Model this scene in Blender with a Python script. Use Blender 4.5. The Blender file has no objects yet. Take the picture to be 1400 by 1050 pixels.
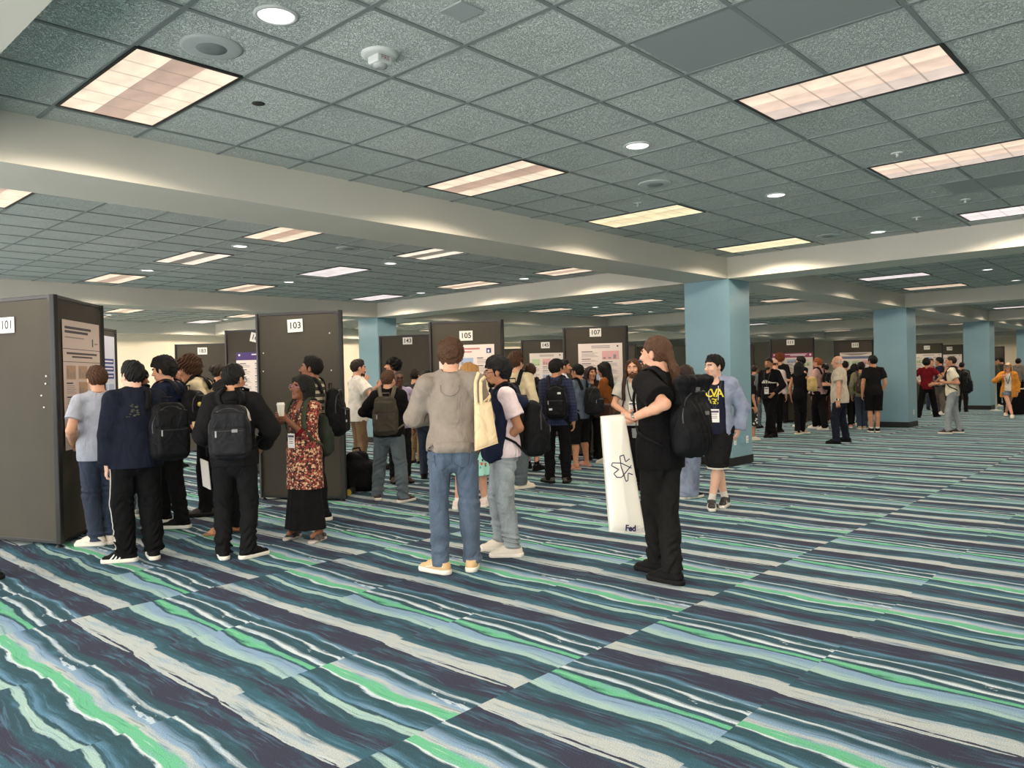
import bpy, math, random
import numpy as np
from mathutils import Matrix, Vector
SC = bpy.context.scene
COL = SC.collection
PI = math.pi
F32 = np.float32
# ------------------------------------------------------------------ camera model (pixels of the 1400 x 1050 frame)
FPX, YAW, PITCH, ROLL = 1060.45, .74212, -.010745, -.024086
EYE = 1.5
HCEIL = EYE + 1.757          # ceiling height
HBEAM = EYE + 1.428          # underside of the beams
_cp, _sp = math.cos(PITCH), math.sin(PITCH)
_c, _s = math.cos(ROLL), math.sin(ROLL)
def ray(x, y):
    du, dv = x - 700., y - 525.
    u = _c * du + _s * dv; v = -_s * du + _c * dv
    X = u / FPX; Z = -v / FPX
    return np.array([X, _cp - Z * _sp, _sp + Z * _cp])
def onz(x, y, z):
    r = ray(x, y); t = (z - EYE) / r[2]; p = r * t; p[2] = z; return p
def atdepth(x, y, d):
    r = ray(x, y); p = r * d / r[1]; p[2] += EYE; return p
AX = np.array([math.sin(YAW), math.cos(YAW), 0.]); BX = np.array([-math.cos(YAW), math.sin(YAW), 0.])
PHI = math.pi / 2 - YAW      # turn of the building grid about the vertical
def AB(a, b, z=0.): return a * AX + b * BX + np.array([0, 0, z])
# ------------------------------------------------------------------ object helpers
def tag(o, label=None, cat=None, group=None, kind=None):
    if label: o['label'] = label
    if cat: o['category'] = cat
    if group: o['group'] = group
    if kind: o['kind'] = kind
    return o
def empty(name, loc=(0, 0, 0), rz=0.):
    o = bpy.data.objects.new(name, None); COL.objects.link(o)
    o.location = loc; o.rotation_euler = (0, 0, rz); o.empty_display_size = .1
    return o
def npmesh(name, V, Q, smooth=True):
    V = np.ascontiguousarray(V, F32); Q = np.asarray(Q, np.int32)
    me = bpy.data.meshes.new(name)
    k = Q.shape[1]; n = len(Q)
    me.vertices.add(len(V)); me.vertices.foreach_set('co', V.ravel())
    me.loops.add(n * k); me.loops.foreach_set('vertex_index', Q.ravel())
    me.polygons.add(n)
    me.polygons.foreach_set('loop_start', np.arange(0, n * k, k, dtype=np.int32))
    me.polygons.foreach_set('loop_total', np.full(n, k, np.int32))
    me.polygons.foreach_set('use_smooth', np.full(n, smooth))
    me.update(calc_edges=True)
    return me
def link(name, me, mat=None, parent=None, loc=None):
    o = bpy.data.objects.new(name, me); COL.objects.link(o)
    if mat is not None:
        for m in (mat if isinstance(mat, (list, tuple)) else [mat]): me.materials.append(m)
    if parent is not None: o.parent = parent
    if loc is not None: o.location = loc
    return o
class MB:
    """Collects shapes into one mesh."""
    def __init__(s): s.v = []; s.f = []; s.m = []; s.sm = []
    def add(s, V, Fc, mi=0, smooth=False):
        b = len(s.v); s.v += [tuple(map(float, p)) for p in V]
        for f in Fc: s.f.append(tuple(b + i for i in f)); s.m.append(mi); s.sm.append(smooth)
    def box(s, lo, hi, mi=0, M=None):
        V = [(x, y, z) for x in (lo[0], hi[0]) for y in (lo[1], hi[1]) for z in (lo[2], hi[2])]
        if M is not None: V = [tuple(M @ Vector(p)) for p in V]
        s.add(V, [(0, 1, 3, 2), (4, 6, 7, 5), (0, 4, 5, 1), (2, 3, 7, 6), (0, 2, 6, 4), (1, 5, 7, 3)], mi)
    def quad(s, a, b, c, d, mi=0): s.add([a, b, c, d], [(0, 1, 2, 3)], mi)
    def lathe(s, prof, n=24, mi=0, c=(0, 0, 0), smooth=True):
        V = []; Fc = []
        for r, z in prof:
            for i in range(n):
                a = 2 * PI * i / n; V.append((c[0] + r * math.cos(a), c[1] + r * math.sin(a), c[2] + z))
        for j in range(len(prof) - 1):
            for i in range(n):
                k = (i + 1) % n; Fc.append((j * n + i, j * n + k, (j + 1) * n + k, (j + 1) * n + i))
        s.add(V, Fc, mi, smooth)
        s.add([V[i] for i in range(n)], [tuple(range(n))[::-1]], mi); s.add(V[-n:], [tuple(range(n))], mi)
    def tube(s, P, r, n=8, mi=0, closed=False):
        P = [np.array(p, float) for p in P]; V = []; Fc = []; m = len(P)
        for i, p in enumerate(P):
            t = (P[(i + 1) % m] - P[i - 1]) if closed else P[min(i + 1, m - 1)] - P[max(i - 1, 0)]
            t = t / (np.linalg.norm(t) + 1e-9)
            u = np.cross(t, (0, 0, 1.)) if abs(t[2]) < .9 else np.cross(t, (1., 0, 0)); u /= np.linalg.norm(u) + 1e-9
            w = np.cross(t, u)
            rr = r[i] if isinstance(r, (list, tuple)) else r
            for k in range(n):
                a = 2 * PI * k / n; V.append(p + rr * (math.cos(a) * u + math.sin(a) * w))
        for i in range(m if closed else m - 1):
            j = (i + 1) % m
            for k in range(n):
                l = (k + 1) % n; Fc.append((i * n + k, i * n + l, j * n + l, j * n + k))
        s.add(V, Fc, mi, True)
        if not closed: s.add(V[:n], [tuple(range(n))[::-1]], mi); s.add(V[-n:], [tuple(range(n))], mi)
    def ribbon(s, P, N, w, th, mi=0, closed=False):
        """Flat strap: centre path P, surface normals N, width w, thickness th."""
        P = [np.array(p, float) for p in P]; m = len(P); V = []; Fc = []
        for i, p in enumerate(P):
            t = (P[(i + 1) % m] - P[i - 1]) if closed else P[min(i + 1, m - 1)] - P[max(i - 1, 0)]
            t = t / (np.linalg.norm(t) + 1e-9)
            n_ = np.array(N[i], float); n_ = n_ - t * (n_ @ t); n_ /= np.linalg.norm(n_) + 1e-9
            sd = np.cross(t, n_)
            for a, b in ((-.5, 0), (.5, 0), (.5, 1), (-.5, 1)): V.append(p + sd * w * a + n_ * th * b)
        for i in range(m if closed else m - 1):
            j = (i + 1) % m
            for k in range(4):
                l = (k + 1) % 4; Fc.append((i * 4 + k, i * 4 + l, j * 4 + l, j * 4 + k))
        s.add(V, Fc, mi, True)
        if not closed: s.add(V[:4], [(3, 2, 1, 0)], mi); s.add(V[-4:], [(0, 1, 2, 3)], mi)
    def build(s, name, mat=None, parent=None, loc=None, bevel=0., rot=None):
        me = bpy.data.meshes.new(name); me.from_pydata(s.v, [], s.f)
        me.polygons.foreach_set('material_index', s.m); me.polygons.foreach_set('use_smooth', s.sm); me.update()
        o = link(name, me, mat, parent, loc)
        if rot is not None: o.rotation_euler = (0, 0, rot)
        if bevel:
            b = o.modifiers.new('b', 'BEVEL'); b.width = bevel; b.segments = 2; b.limit_method = 'ANGLE'
        return o
def text(name, s, size, mat, parent, M, extrude=.0006, align='CENTER', bold=0.):
    cu = bpy.data.curves.new(name, 'FONT'); cu.body = s; cu.size = size; cu.extrude = extrude
    cu.align_x = align; cu.align_y = 'CENTER'; cu.offset = bold; cu.resolution_u = 3
    t = bpy.data.objects.new(name, cu); COL.objects.link(t); me = bpy.data.meshes.new_from_object(t); bpy.data.objects.remove(t); me.name = name; me.materials.clear(); me.materials.append(mat)
    o = bpy.data.objects.new(name, me); COL.objects.link(o); o.parent = parent; o.matrix_local = M
    return o
# ------------------------------------------------------------------ materials
def srgb(r, g, b):
    return tuple(((c / 255.) / 12.92 if c <= 10 else (((c / 255.) + .055) / 1.055) ** 2.4) for c in (r, g, b)) + (1.,)
_mats = {}
class NT:
    def __init__(s, name):
        s.m = bpy.data.materials.new(name); s.m.use_nodes = True; s.t = s.m.node_tree
        s.b = s.t.nodes['Principled BSDF']
    def n(s, ty, **kw):
        q = s.t.nodes.new(ty)
        for k, v in kw.items():
            if k.startswith('_'): setattr(q, k[1:], v)
            else:
                i = int(k[1:]) if k[0] == 'i' and k[1:].isdigit() else k.replace('__', ' ')
                q.inputs[i].default_value = v
        return q
    def l(s, a, b): s.t.links.new(a, b)
    def math(s, op, a, b=None, c=None):
        q = s.t.nodes.new('ShaderNodeMath'); q.operation = op
        for i, x in enumerate((a, b, c)):
            if x is None: continue
            if isinstance(x, (int, float)): q.inputs[i].default_value = x
            else: s.l(x, q.inputs[i])
        return q.outputs[0]
    def mix(s, f, a, b, mode='MIX'):
        q = s.t.nodes.new('ShaderNodeMix'); q.data_type = 'RGBA'; q.blend_type = mode
        for i, x in ((0, f), (6, a), (7, b)):
            if isinstance(x, (int, float)): q.inputs[i].default_value = x
            elif isinstance(x, tuple): q.inputs[i].default_value = x
            else: s.l(x, q.inputs[i])
        return q.outputs[2]
    def ramp(s, fac, stops, interp='LINEAR'):
        q = s.t.nodes.new('ShaderNodeValToRGB'); r = q.color_ramp; r.interpolation = interp
        while len(r.elements) < len(stops): r.elements.new(.5)
        for e, (p, c) in zip(r.elements, stops): e.position = p; e.color = c
        s.l(fac, q.inputs[0]); return q.outputs[0]
    def coord(s, k='Object'):
        return s.t.nodes.new('ShaderNodeTexCoord').outputs[k]
    def mapping(s, v, scale=(1, 1, 1), loc=(0, 0, 0)):
        q = s.t.nodes.new('ShaderNodeMapping'); q.inputs['Scale'].default_value = scale; q.inputs['Location'].default_value = loc
        s.l(v, q.inputs[0]); return q.outputs[0]
    def noise(s, v, scale, detail=2., rough=.5, dist=0., out=0):
        q = s.n('ShaderNodeTexNoise', Scale=scale, Detail=detail, Roughness=rough, Distortion=dist); s.l(v, q.inputs['Vector']); return q.outputs[out]
    def bump(s, h, strength=.3, dist=.01):
        q = s.n('ShaderNodeBump', Strength=strength, Distance=dist); s.l(h, q.inputs['Height']); s.l(q.outputs[0], s.b.inputs['Normal'])
def mat(name, col, rough=.6, metal=0., spec=None, var=0., vscale=6., bump=0., bscale=300., sheen=0., emit=0., alpha=None):
    if name in _mats: return _mats[name]
    t = NT(name); b = t.b
    if len(col) == 3: col = srgb(*col)
    b.inputs['Base Color'].default_value = col; b.inputs['Roughness'].default_value = rough; b.inputs['Metallic'].default_value = metal
    if spec is not None: b.inputs['Specular IOR Level'].default_value = spec
    if sheen: b.inputs['Sheen Weight'].default_value = sheen
    if emit: b.inputs['Emission Color'].default_value = col; b.inputs['Emission Strength'].default_value = emit
    if alpha: b.inputs['Transmission Weight'].default_value = alpha
    if var or bump:
        v = t.coord()
        if var:
            f = t.noise(v, vscale, 4., .6)
            lo = tuple(c * (1 - var) for c in col[:3]) + (1.,); hi = tuple(min(1, c * (1 + var)) for c in col[:3]) + (1.,)
            t.l(t.ramp(f, [(.3, lo), (.7, hi)]), b.inputs['Base Color'])
        if bump: t.bump(t.noise(v, bscale, 2.), bump, .002)
    _mats[name] = t.m
    return t.m
def wrinkle_bump(t, k=.55):
    v = t.coord(); a = t.noise(t.mapping(v, (1, 1, .75)), 7.5, 2.5, .5, 1.3); f = t.noise(v, 420., 2.)
    t.bump(t.math('ADD', a, t.math('MULTIPLY', f, .02)), k, .05)
def cloth(name, col, var=.18, rough=.9, wr=.55):
    if 'cloth ' + name in _mats: return _mats['cloth ' + name]
    t = NT('cloth ' + name); c = srgb(*col); f = t.noise(t.coord(), 9., 4., .6)
    tocols(t, t.ramp(f, [(.3, tuple(x * (1 - var) for x in c[:3]) + (1,)), (.7, tuple(min(1, x * (1 + var)) for x in c[:3]) + (1,))]))
    t.b.inputs['Roughness'].default_value = rough; t.b.inputs['Specular IOR Level'].default_value = .1; wrinkle_bump(t, wr); _mats['cloth ' + name] = t.m; return t.m
def tocols(t, fn):
    """col output fn(t) -> Base Color"""
    t.l(fn, t.b.inputs['Base Color'])
# ------------------------------------------------------------------ signed-distance solids meshed by surface nets
class Grid:
    def __init__(s, lo, hi, vox, axes=None):
        if axes is None: axes = [np.arange(lo[i], hi[i] + vox, vox) for i in range(3)]
        s.ax = [np.asarray(a, F32) for a in axes]; s.vox = vox
        s.d = np.full([len(a) for a in s.ax], 1., F32)
    def sub(s, lo, hi):
        sl = []
        for i in range(3):
            a = int(np.searchsorted(s.ax[i], lo[i])); b = int(np.searchsorted(s.ax[i], hi[i]))
            if b <= a: return None
            sl.append(slice(a, b))
        return tuple(sl)
    def pts(s, sl):
        return s.ax[0][sl[0]][:, None, None], s.ax[1][sl[1]][None, :, None], s.ax[2][sl[2]][None, None, :]
    def comb(s, sl, v, k, op):
        d = s.d[sl]
        if op == 'u':
            if k > 0:
                h = np.clip(.5 + .5 * (d - v) / k, 0, 1); s.d[sl] = d * (1 - h) + v * h - k * h * (1 - h)
            else: s.d[sl] = np.minimum(d, v)
        else:
            v = -v
            if k > 0:
                h = np.clip(.5 - .5 * (d - v) / k, 0, 1); s.d[sl] = d * (1 - h) + v * h + k * h * (1 - h)
            else: s.d[sl] = np.maximum(d, v)
    def cap(s, a, b, r1, r2, k=.02, flat=None, fk=1., op='u', clip=None):
        """Tapered capsule; squeezed by fk along the direction flat; clip = [(point, outward normal)]."""
        a = np.asarray(a, float); b = np.asarray(b, float); R = max(r1, r2) + k + 3 * s.vox
        sl = s.sub(np.minimum(a, b) - R, np.maximum(a, b) + R)
        if sl is None: return
        X, Y, Z = s.pts(sl); ab = b - a; L = np.linalg.norm(ab)
        if L < 1e-6: ab = np.array([0, 0, 1e-4]); L = 1e-4
        z = ab / L
        px, py, pz = X - F32(a[0]), Y - F32(a[1]), Z - F32(a[2])
        h = px * F32(z[0]) + py * F32(z[1]) + pz * F32(z[2])
        t = np.clip(h / F32(L), 0, 1); r = F32(r1) + F32(r2 - r1) * t
        qx = px - F32(ab[0]) * t; qy = py - F32(ab[1]) * t; qz = pz - F32(ab[2]) * t
        q2 = qx * qx + qy * qy + qz * qz
        if flat is not None and fk != 1.:
            f = np.asarray(flat, float); f = f - z * (f @ z); f /= np.linalg.norm(f) + 1e-9
            y = qx * F32(f[0]) + qy * F32(f[1]) + qz * F32(f[2]); y2 = y * y
            q0 = np.sqrt(q2 + y2 * F32(fk * fk - 1)) + F32(1e-6)
            v = (q0 - r) * q0 / (np.sqrt(q2 + y2 * F32(fk ** 4 - 1)) + F32(1e-6))
        else: v = np.sqrt(q2) - r
        for p, n in (clip or ()):
            v = np.maximum(v, (X - F32(p[0])) * F32(n[0]) + (Y - F32(p[1])) * F32(n[1]) + (Z - F32(p[2])) * F32(n[2]))
        s.comb(sl, v, k, op)
    def ell(s, c, r, M=None, k=.02, op='u'):
        """Ellipsoid; rows of M are its axes."""
        c = np.asarray(c, float); R = max(r) + k + 3 * s.vox
        sl = s.sub(c - R, c + R)
        if sl is None: return
        X, Y, Z = s.pts(sl); p = (X - F32(c[0]), Y - F32(c[1]), Z - F32(c[2]))
        if M is not None: p = [p[0] * F32(M[i][0]) + p[1] * F32(M[i][1]) + p[2] * F32(M[i][2]) for i in range(3)]
        k0 = sum((p[i] / F32(r[i])) ** 2 for i in range(3)) ** .5; k1 = sum((p[i] / F32(r[i] ** 2)) ** 2 for i in range(3)) ** .5
        s.comb(sl, k0 * (k0 - 1) / (k1 + F32(1e-6)), k, op)
    def box(s, c, h, rnd, M=None, k=.01, op='u'):
        c = np.asarray(c, float); R = float(np.linalg.norm(h)) + k + 3 * s.vox
        sl = s.sub(c - R, c + R)
        if sl is None: return
        X, Y, Z = s.pts(sl); p = (X - F32(c[0]), Y - F32(c[1]), Z - F32(c[2]))
        if M is not None: p = [p[0] * F32(M[i][0]) + p[1] * F32(M[i][1]) + p[2] * F32(M[i][2]) for i in range(3)]
        q = [np.abs(p[i]) - F32(h[i] - rnd) for i in range(3)]
        v = np.sqrt(sum(np.maximum(a, 0) ** 2 for a in q)) + np.minimum(np.maximum(np.maximum(q[0], q[1]), q[2]), 0) - F32(rnd)
        s.comb(sl, v, k, op)
    def cut(s, p, n, k=0.):
        """keep the side where dot(x - p, n) < 0"""
        X, Y, Z = s.ax[0][:, None, None], s.ax[1][None, :, None], s.ax[2][None, None, :]
        s.d = np.maximum(s.d, (X - F32(p[0])) * F32(n[0]) + (Y - F32(p[1])) * F32(n[1]) + (Z - F32(p[2])) * F32(n[2]))
    def disp(s, fn, band=.03):
        m = np.abs(s.d) < band; i = np.nonzero(m)
        P = np.stack([s.ax[j][i[j]] for j in range(3)], 1); s.d[i] += fn(P).astype(F32)
    def near(s, P):
        """Trilinear value of the field at points P (uniform axes)."""
        P = np.asarray(P, float); o = []; fr = []
        for j in range(3):
            a = s.ax[j]; u = (P[:, j] - a[0]) / (a[1] - a[0]); u = np.clip(u, 0, len(a) - 1.001); i = u.astype(int); o.append(i); fr.append(u - i)
        v = 0
        for x in (0, 1):
            for y in (0, 1):
                for z in (0, 1):
                    w = (fr[0] if x else 1 - fr[0]) * (fr[1] if y else 1 - fr[1]) * (fr[2] if z else 1 - fr[2])
                    v = v + w * s.d[o[0] + x, o[1] + y, o[2] + z]
        return v
    def grad(s, P, e=.012):
        g = np.stack([s.near(P + np.eye(3)[i] * e) - s.near(P - np.eye(3)[i] * e) for i in range(3)], 1)
        return g / (np.linalg.norm(g, axis=1, keepdims=True) + 1e-9)
    def snap(s, P, off, it=8, pull=None):
        """Move points onto the surface, off metres outside it; returns points and normals."""
        P = np.array(P, float)
        for _ in range(it):
            g = s.grad(P); d = np.clip(s.near(P) - off, -.04, .04); P = P - g * d[:, None] * .8
        return P, s.grad(P)
    def mesh(s):
        d = s.d; S = d < 0
        c = np.zeros([n - 1 for n in d.shape], np.uint8)
        for x in (0, 1):
            for y in (0, 1):
                for z in (0, 1): c += S[x:x + c.shape[0], y:y + c.shape[1], z:z + c.shape[2]]
        act = (c > 0) & (c < 8); ci = np.argwhere(act)
        if not len(ci): return np.zeros((0, 3), F32), np.zeros((0, 4), np.int32)
        idx = np.full(act.shape, -1, np.int32); idx[act] = np.arange(len(ci))
        off = np.array([(x, y, z) for x in (0, 1) for y in (0, 1) for z in (0, 1)])
        v = [d[ci[:, 0] + o[0], ci[:, 1] + o[1], ci[:, 2] + o[2]] for o in off]
        acc = np.zeros((len(ci), 3), F32); cnt = np.zeros(len(ci), F32)
        for i in range(8):
            for j in range(i + 1, 8):
                if np.abs(off[i] - off[j]).sum() != 1: continue
                m = (v[i] < 0) != (v[j] < 0)
                t = v[i][m] / (v[i][m] - v[j][m])
                acc[m] += off[i] + t[:, None] * (off[j] - off[i]); cnt[m] += 1
        acc /= cnt[:, None]
        V = np.stack([s.ax[k][ci[:, k]] + acc[:, k] * (s.ax[k][ci[:, k] + 1] - s.ax[k][ci[:, k]]) for k in range(3)], 1)
        Q = []
        for a in range(3):
            b, e = (a + 1) % 3, (a + 2) % 3
            T = S.transpose(a, b, e); I = idx.transpose(a, b, e)
            m = T[:-1, 1:-1, 1:-1] != T[1:, 1:-1, 1:-1]
            i, j, k = np.nonzero(m); up = T[i, j + 1, k + 1]
            q = np.stack([I[i, j, k], I[i, j + 1, k], I[i, j + 1, k + 1], I[i, j, k + 1]], 1)
            q[~up] = q[~up][:, ::-1]; Q.append(q)
        return V, np.concatenate(Q)
    def obj(s, name, mat, parent, off=(0, 0, 0), matfn=None, M=None):
        V, Q = s.mesh()
        if not len(Q): return None
        W = V if M is None else (np.asarray(M[0], float) @ V.T.astype(float)).T + np.asarray(M[1], float)
        me = npmesh(name, W - np.asarray(off, F32), Q)
        o = link(name, me, mat, parent)
        if matfn is not None:
            c = V[Q].mean(1); me.polygons.foreach_set('material_index', matfn(c).astype(np.int32)); me.update()
        return o
def folds(seed, amp, freq=18., aniso=(1, 1, .55)):
    """Cloth folds as a displacement of the field."""
    r = np.random.RandomState(seed); K = r.normal(size=(5, 3)) * np.array(aniso) * freq; ph = r.uniform(0, 6.3, 5)
    def fn(P):
        P = P.astype(float); w = np.sin(P @ K[2] * .5 + ph[2])
        a = np.sin(P @ K[0] + 1.6 * w + ph[0]); b = np.sin(P @ K[1] * 1.4 + 1.2 * a + ph[1]); c = np.sin(P @ K[3] * .45 + ph[3])
        return amp * (.55 * (1 - 2 * np.abs(a)) + .35 * b) * (.6 + .4 * c)
    return fn
def rotm(ax, a):
    ax = np.asarray(ax, float); ax = ax / np.linalg.norm(ax); K = np.array([[0, -ax[2], ax[1]], [ax[2], 0, -ax[0]], [-ax[1], ax[0], 0]])
    return np.eye(3) + math.sin(a) * K + (1 - math.cos(a)) * K @ K
def unit(v): v = np.asarray(v, float); return v / (np.linalg.norm(v) + 1e-9)
DAY = 3.0; EXPO = 1.05
# ------------------------------------------------------------------ people
SKIN = {'fair': (214, 160, 132), 'tan': (196, 140, 108), 'olive': (178, 124, 92), 'brown': (140, 90, 64), 'dark': (92, 58, 42), 'pale': (222, 176, 152)}
HAIRC = {'black': (10, 9, 8), 'dark': (32, 22, 17), 'brown': (62, 40, 26), 'chestnut': (66, 44, 30), 'blond': (150, 112, 68), 'auburn': (104, 54, 28), 'white': (190, 182, 172), 'ginger': (120, 66, 36)}
def hair_mat(c):
    n = 'hair ' + c
    if n in _mats: return _mats[n]
    t = NT(n); v = t.mapping(t.coord(), (1, 1, .25)); f = t.noise(v, 160., 3., .7)
    base = srgb(*HAIRC[c]); hi = tuple(min(1, x * 2.2 + .005) for x in base[:3]) + (1,)
    tocols(t, t.ramp(f, [(.35, base), (.75, hi)])); t.b.inputs['Roughness'].default_value = .55; t.b.inputs['Specular IOR Level'].default_value = .2
    t.bump(f, 1., .008); _mats[n] = t.m; return t.m
def skin_mat(c):
    n = 'skin ' + c
    if n in _mats: return _mats[n]
    t = NT(n); b = srgb(*SKIN[c]); f = t.noise(t.coord(), 22., 3.)
    tocols(t, t.ramp(f, [(.3, tuple(x * .88 for x in b[:3]) + (1,)), (.7, b)]))
    t.b.inputs['Roughness'].default_value = .5; t.b.inputs['Subsurface Weight'].default_value = 0.; t.b.inputs['Specular IOR Level'].default_value = .35
    _mats[n] = t.m; return t.m
def ik(a, w, l1, l2, pole):
    a = np.asarray(a, float); w = np.asarray(w, float); d = w - a; D = np.linalg.norm(d)
    if D > (l1 + l2) * .998: w = a + d / D * (l1 + l2) * .998; d = w - a; D = np.linalg.norm(d)
    if D < abs(l1 - l2) * 1.05 + .02: D = abs(l1 - l2) * 1.05 + .02; d = unit(d) * D; w = a + d
    x = (l1 * l1 - l2 * l2 + D * D) / (2 * D); h = math.sqrt(max(l1 * l1 - x * x, 0)); z = d / D
    p = np.asarray(pole, float); p = unit(p - z * (p @ z)); return a + z * x + p * h, w
class Person: pass
def person(label, at=None, feet=None, top=None, H=None, heading=0., female=False, fat=1., lean=0., side=0., twist=0., head=(0, 0, 0),
           armL=None, armR=None, skin='fair', hair=('short', 'dark'), vox=.006, group=None, yaw=(8, -8), stance=.11, step=0., name='person', brows=True, shw=1., bare=False):
    P = Person(); P.vox = vox; P.female = female; P.label = label; P.hairc = hair[1]; P.skin = skin
    if feet:
        g = [onz(f[0], f[1], 0.) for f in feet]; base = (g[0] + g[1]) / 2
    else:
        base = onz(at[0], at[1], 0.)
    P.world = base; P.depth = base[1]; th = math.radians(heading) + math.atan2(base[0], base[1]); P.phi = PI - th
    c, s = math.cos(P.phi), math.sin(P.phi); P.R = np.array([[c, -s, 0], [s, c, 0], [0, 0, 1.]])
    P.loc = lambda w: P.R.T @ (np.asarray(w, float) - base)
    P.px = lambda x, y, dd=0.: P.loc(atdepth(x, y, P.depth + dd))
    if H is None: H = atdepth(700, top, P.depth)[2] if at is None and False else atdepth((at or feet[0])[0], top, P.depth)[2]
    P.H = H; S = P.S = H / 1.765
    P.root = empty(name, tuple(base), P.phi); tag(P.root, label, 'person', group)
    if feet:
        fl = [P.loc(q) for q in g]; P.foot = [(np.array([fl[i][0], fl[i][1], 0]), feet[i][2] if len(feet[i]) > 2 else yaw[i], feet[i][3] if len(feet[i]) > 3 else 0.) for i in (0, 1)]
    else:
        P.foot = [(np.array([stance * S, -step, 0]), yaw[0], 0.), (np.array([-stance * S, step, 0]), yaw[1], 0.)]
    # skeleton
    l1, l2 = .418 * S, .422 * S; L = l1 + l2
    mid = (P.foot[0][0] + P.foot[1][0]) / 2; zp = .955 * S
    for f, _, lift in P.foot:
        d = np.linalg.norm((f - mid)[:2]) - .085 * S; d = max(d, 0)
        zp = min(zp, .03 * S + (.085 * S + lift) + math.sqrt(max((L * .996) ** 2 - d * d, .01)))
    P.pel = np.array([mid[0], mid[1] + math.sin(math.radians(lean)) * .12 * S, zp])
    P.Rt = rotm((0, 0, 1), math.radians(twist)) @ rotm((1, 0, 0), math.radians(lean)) @ rotm((0, 1, 0), math.radians(side))
    P.T = lambda x, y, z: P.pel + P.Rt @ (np.array([x, y, z - .955]) * S)
    P.up = P.Rt @ np.array([0, 0, 1.]); P.fr = P.Rt @ np.array([0, -1., 0])
    P.hip = []; P.knee = []; P.ank = []
    for i, sg in ((0, 1), (1, -1)):
        f, yw, lift = P.foot[i]; hp = P.pel + rotm((0, 0, 1), math.radians(twist * .4)) @ np.array([sg * .092 * S, 0, -.03 * S])
        yr = math.radians(yw); fwd = np.array([math.sin(yr), -math.cos(yr), 0])
        an = f + np.array([0, 0, .085 * S + lift]) - fwd * .02 * S
        kn, an = ik(hp, an, l1, l2, fwd * .8 + np.array([0, -1, 0]) + np.array([sg * .12, 0, 0])); P.hip.append(hp); P.knee.append(kn); P.ank.append(an)
    sx = (.15 if female else .166) * shw
    P.sh = [P.T(sx, .01, 1.418), P.T(-sx, .01, 1.418)]
    P.el = []; P.wr = []; P.hand = []
    for i, (sg, A) in enumerate(((1, armL), (-1, armR))):
        A = A or {}; s0 = P.sh[i]
        if 'px' in A: w = P.px(*A['px'])
        elif 'h' in A: w = np.array(A['h'], float) * np.array([S, S, S]) + np.array([mid[0], mid[1], 0])
        else: w = s0 + P.Rt @ (np.array([sg * .075, -.02, -.535]) * S)
        pole = A.get('e', (sg * .55, .9, -.45))
        el, w = ik(s0, w, .30 * S, .262 * S, pole); P.el.append(el); P.wr.append(w)
        fa = unit(w - el); fd = unit(A['fd']) if 'fd' in A else unit(fa + np.array([0, 0, -.15]))
        pn = np.asarray(A.get('pn', (-sg, .15, 0)), float); pn = unit(pn - fd * (pn @ fd))
        P.hand.append((w, fd, pn, A.get('curl', .45), sg, A.get('thumb', .5)))
    hy, hp, ht = [math.radians(a) for a in head]
    P.Rh = rotm((0, 0, 1), hy) @ rotm((1, 0, 0), hp) @ rotm((0, 1, 0), ht)
    P.nb = P.T(0, .022, 1.46); P.nt = P.T(0, -.004, 1.535)
    P.hc = P.nt + P.Rh @ (np.array([0, -.018, .088]) * S)
    P.hd = lambda x, y, z: P.hc + P.Rh @ (np.array([x, y, z]) * S)
    P.fat = fat
    # ---- body field
    allp = np.array([P.hc + [0, 0, .14 * S], P.hc - [0, 0, .1]] + P.sh + P.el + [h[0] + h[1] * .2 * S for h in P.hand] + P.wr + P.hip + P.knee + P.ank + [f[0] for f in P.foot])
    lo = allp.min(0) - .16 * S; hi = allp.max(0) + .16 * S; lo[2] = -.01
    fine = [(P.hc[2] - .17 * S, P.hc[2] + .16 * S)] + [(min(h[0][2], (h[0] + h[1] * .19 * S)[2]) - .05, max(h[0][2], (h[0] + h[1] * .19 * S)[2]) + .05) for h in P.hand]
    z = lo[2]; zs = []
    while z < hi[2]:
        zs.append(z); z += vox if any(a <= z <= b for a, b in fine) else max(vox * 2.2, .012)
    G = P.G = Grid(None, None, vox, [np.arange(lo[0], hi[0], vox), np.arange(lo[1], hi[1], vox), np.array(zs)])
    T = P.T; R3 = P.Rt.T; f = fat; fr = P.fr
    w = (.9 if female else 1.) * f
    G.cap(T(0, 0, .93), T(0, 0, 1.10), .158 * S * f, .132 * S * w, .03, fr, 1.38)
    G.cap(T(0, 0, 1.10), T(0, -.004, 1.31), .132 * S * w, .15 * S * w, .03, fr, 1.35)
    G.cap(T(0, 0, 1.31), T(0, .012, 1.395), .15 * S * w, .115 * S * w, .03, fr, 1.5)
    for i, sg in ((0, 1), (1, -1)):
        sh, el, wr = P.sh[i], P.el[i], P.wr[i]; af = (.88 if female else 1.) * (.5 + .5 * f)
        G.cap(T(sg * .03, .02, 1.475), sh + P.up * .002 * S, .042 * S, .046 * S * af, .03)
        G.cap(sh, el, .053 * S * af, .039 * S * af, .02); m = el + (wr - el) * .3
        G.cap(el, m, .038 * S * af, .041 * S * af, .015); G.cap(m, wr, .041 * S * af, .026 * S * af, .015)
        hp, kn, an = P.hip[i], P.knee[i], P.ank[i]; lf = (.5 + .5 * f) * (1. if bare else .7)
        G.cap(hp, kn, .084 * S * lf, .055 * S * lf * (1. if bare else .85), .03 if bare else .01); fwd = np.array([math.sin(math.radians(P.foot[i][1])), -math.cos(math.radians(P.foot[i][1])), 0])
        lb = lf * (1. if bare else .82); m = kn + (an - kn) * .33 - fwd * (.018 if bare else .002) * S
        G.cap(kn, m, .052 * S * lb, .057 * S * lb, .02 if bare else .005); G.cap(m, an, .057 * S * lb, .036 * S * lf, .02)
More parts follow.
